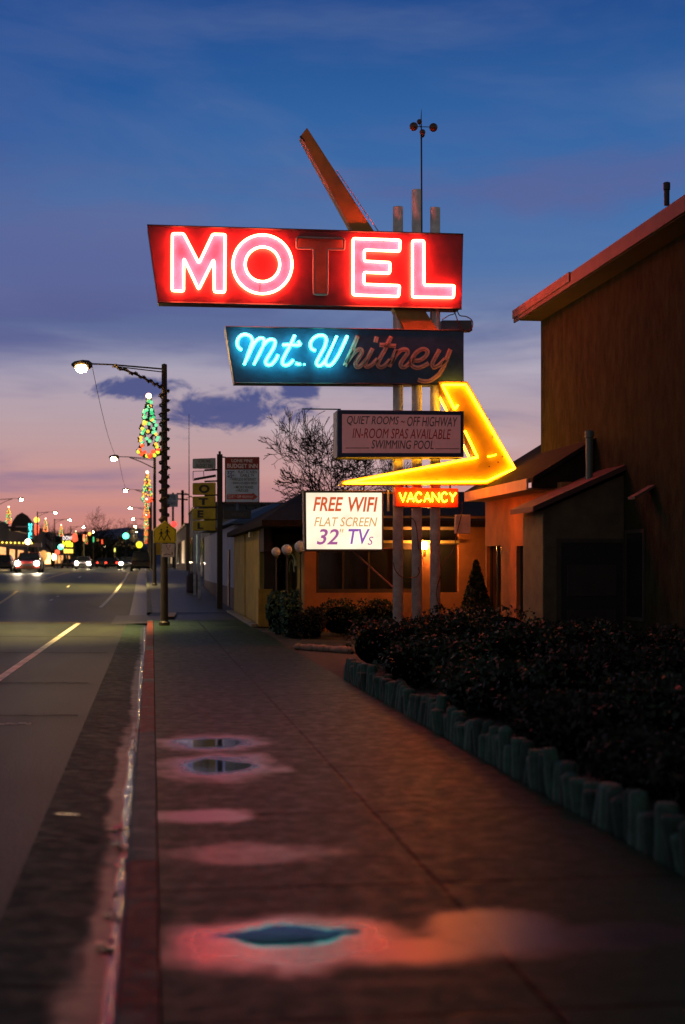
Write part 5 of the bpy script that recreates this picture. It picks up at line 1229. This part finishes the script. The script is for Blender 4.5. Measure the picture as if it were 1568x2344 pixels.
# yellow hotel neon
Yh_ = 215
hs = thing('hotel_neon_sign', 'far neon sign with white DOW over yellow Villa lettering', 'neon sign', P(154, 1300, Yh_))
ho = [MB().prism([P(x, y, Yh_) for x, y in ((140, 1222), (170, 1222), (170, 1256), (140, 1256))], (0, .5, 0)).build('cabinet', mat('dark red cabinet', (.06, .02, .03), .6)),
      textp('DOW', 144, 1227, 165, 1236, Yh_ - .05, emat('white neon', (1, .85, .8), 1.5), bold=.02, name='neon_letters'), textp('Villa', 143, 1238, 167, 1252, Yh_ - .05, emat('yellow hotel neon', (1, .85, .02), 2.4), bold=.03, shear=.2, name='neon_letters'),
      MB().prism([P(x, y, Yh_ - .03) for x, y in ((146, 1257), (167, 1257), (167, 1266), (146, 1266))], (0, .3, 0)).build('lit_panel', emat('amber lit panel', (1, .6, .05), 2.0, var=.8)),
      MB().tube([P(155, 1256, Yh_ + .3), P(155, 1306, Yh_ + .3)], .15, 6).build('pole', dark_metal),
      MB().sphere(P(171, 1231, Yh_), .42, 8, 1.5).build('red_lamp', redl, smooth=True)]
adopt(hs, *ho)
for i, (x, y, h_, m_) in enumerate(((192, 1231, 15, redl), (214, 1235, 12, gm_), (234, 1240, 10, rm_), (263, 1259, 9, yg_))):
    Yq = 240 + i * 12
    q = thing('small_neon', ['thin red neon column left of the far trees', 'green lit bar on a far pole', 'red lit bar on a far pole', 'lime lit bar before the far trees'][i], 'neon sign', P(x, 1300, Yq))
    adopt(q, MB().tube([P(x, y - h_ / 2, Yq), P(x, y + h_ / 2, Yq)], .14, 6).build('tube', m_), MB().tube([P(x, y + h_ / 2 - 1, Yq + .2), P(x, 1302, Yq + .2)], .08, 5).build('pole', dark_metal))

# ------------------------------------------------------------------ cars
hl = emat('headlight glare', (1.0, .80, .55), 400.0); tl = emat('tail light', (1.0, .035, .015), 5.0); hl2 = emat('dim marker lamp', (1.0, .45, .1), 4.0)
def car(name, label, X, Yc_, rz, m, lights='front', suv=False, group='cars on the far street'):
    r = thing(name, label, 'car', (X, Yc_, rz_(X, Yc_)), rz, group)
    W2, L2, H = .9, 2.25, (1.72 if suv else 1.45)
    # local front at -Y. lofted body from cross sections
    secs = [(-L2, .52, .62, .70), (-L2 + .12, .30, .80, .86), (-1.35, .26, .92, .9), (-.75, .25, .96, .9), (.9, .25, .98, .9), (1.7, .27, .98, .88), (L2 - .1, .32, .92, .84), (L2, .5, .78, .76)]
    mb = MB(); prev = None
    for (y, zb_, zt_, w) in secs:
        i = len(mb.v); mb.v += [(-w * .96, y, zb_), (w * .96, y, zb_), (w, y, (zb_ + zt_) / 2), (w * .93, y, zt_), (0, y, zt_ + .035), (-w * .93, y, zt_), (-w, y, (zb_ + zt_) / 2)]
        if prev is not None:
            for j in range(7): mb.f.append([prev + j, prev + (j + 1) % 7, i + (j + 1) % 7, i + j])
        else: mb.f.append([i + j for j in range(7)])
        prev = i
    mb.f.append([prev + j for j in range(7)][::-1])
    body = mb.build('body', m, r, smooth=False, bevel=.03)
    c = MB(); f0, f1, r0_, r1_ = (-.95, -.35, 1.25 if not suv else 1.75, 1.75 if not suv else 2.05)
    z1 = .95; b0 = [(-.84, f0, z1), (.84, f0, z1), (.84, r1_, z1), (-.84, r1_, z1)]; t0 = [(-.66, f1, H), (.66, f1, H), (.66, r0_, H), (-.66, r0_, H)]
    c.v = b0 + t0; c.f = [[0, 1, 5, 4], [1, 2, 6, 5], [2, 3, 7, 6], [3, 0, 4, 7], [4, 5, 6, 7], [0, 3, 2, 1]]
    c.build('windows', glass, r, bevel=.04)
    MB().prism([(-.68, f1 - .03, H - .005), (.68, f1 - .03, H - .005), (.68, r0_ + .03, H - .005), (-.68, r0_ + .03, H - .005)], (0, 0, .035)).build('roof', m, r, bevel=.015)
    for (x_, y_) in ((-.82, -1.42), (.82, -1.42), (-.82, 1.4), (.82, 1.4)):
        w = MB().lathe((x_, y_, .33), [(.2, -.1), (.33, -.1), (.34, 0), (.33, .1), (.2, .1)], 16, 'x').build('wheel', rubber, r)
        MB().lathe((x_, y_, .33), [(.19, -.105), (.05, -.115), (.05, .115), (.19, .105)], 12, 'x').build('rim', galv, w)
    for s_ in (-1, 1):
        MB().sphere((s_ * .68, -L2 - .02, .68), .17 if lights == 'front' else .07, 9).build('headlight', hl if lights == 'front' else mat('unlit lamp glass', (.3, .3, .3), .2), r, smooth=True)
        MB().box(s_ * .7 - .12, s_ * .7 + .12, L2 - .02, L2 + .04, .68, .86).build('tail_light', tl if lights == 'rear' else mat('dark red lens', (.1, .01, .01), .3), r)
    MB().box(-.45, .45, -L2 - .03, -L2 + .06, .5, .66).build('grille', black, r, bevel=.01)
    MB().box(-.8, .8, L2 - .02, L2 + .07, .42, .56).build('rear_bumper', dark_metal, r, bevel=.02)
    for s_ in (-1, 1): MB().box(s_ * .95 - .07, s_ * .95 + .07, -.7, -.6, .98, 1.1).build('mirror', m, r, bevel=.02)
    return r
cm = [mat('dark red car paint', (.09, .012, .012), .3), mat('black car paint', (.012, .012, .015), .25), mat('grey car paint', (.08, .08, .09), .3), mat('silver car paint', (.3, .3, .32), .3, .5)]
Yk = 107; car('car', 'oncoming dark red car with glaring headlights, nearest in the left lanes', gx(68, Yk), Yk, 0, cm[0])
Yk = 168; car('car', 'second oncoming car with bright headlights farther down the street', gx(191, Yk), Yk, 0, cm[2])
Yk = 172; car('suv', 'oncoming car with one visible headlight beside the parked dark car', gx(291, Yk), Yk, 0, cm[1])
Yk = 128; car('suv', 'dark rounded car parked at the right kerb with unlit tail', gx(323, Yk), Yk, math.pi, cm[1], 'off', True)
Yk = 190; car('car', 'departing car with red tail lights in the middle of the street', gx(256, Yk), Yk, math.pi, cm[1], 'rear')
Yk = 215; car('car', 'farther departing car with dim red tail lights', gx(235, Yk), Yk, math.pi, cm[2], 'rear')
Yk = 128; car('suv', 'dark car parked at the left kerb by the lit store', gx(8, Yk), Yk, math.pi, cm[1], 'off')
Yk = 230; car('car', 'dark car parked by the left far shops', -12.2, Yk, math.pi, cm[1], 'off')
# parked cars' small amber reflections are left to the lamps

# ------------------------------------------------------------------ wet leaves in the gutter
rnd = random.Random(31)
lfm = mat('wet dark leaves', (.015, .02, .035), .35, var=.4)
for i, (px_, py_, s) in enumerate(((272, 1903, .085), (270, 1932, .07), (272, 1982, .045), (268, 2046, .04), (262, 2095, .055), (250, 2170, .07), (313, 1580, .06), (306, 1690, .05), (302, 1712, .045), (300, 1750, .04), (318, 1612, .04))):
    d = 5208 / (py_ - 1290) * 1.085; t = (px_ - 784) / F; X = d * (S + t * Cc); Y = d * (Cc - t * S); z = zf(Y) - .138
    mb = MB(); n = 7
    for q in range(n):
        a = rnd.uniform(0, 6.28); o_ = Vector((rnd.gauss(0, s * .4), rnd.gauss(0, s * .9), .004 + q * .003)); L_ = s * rnd.uniform(.5, .8); dv = Vector((math.cos(a), math.sin(a), .12)) * L_; sv = Vector((-math.sin(a), math.cos(a), .1)) * L_ * .45
        i0 = len(mb.v); mb.v += [tuple(o_ - dv), tuple(o_ + sv), tuple(o_ + dv), tuple(o_ - sv)]; mb.f.append([i0, i0 + 1, i0 + 2, i0 + 3])
    o = mb.build('leaf_clump', lfm); o.location = (min(X, KL(Y) - .05), Y, z)
    tag(o, 'small clump of wet dark leaves lying in the gutter water', 'leaf clump', 'leaf clumps lying in the wet gutter')
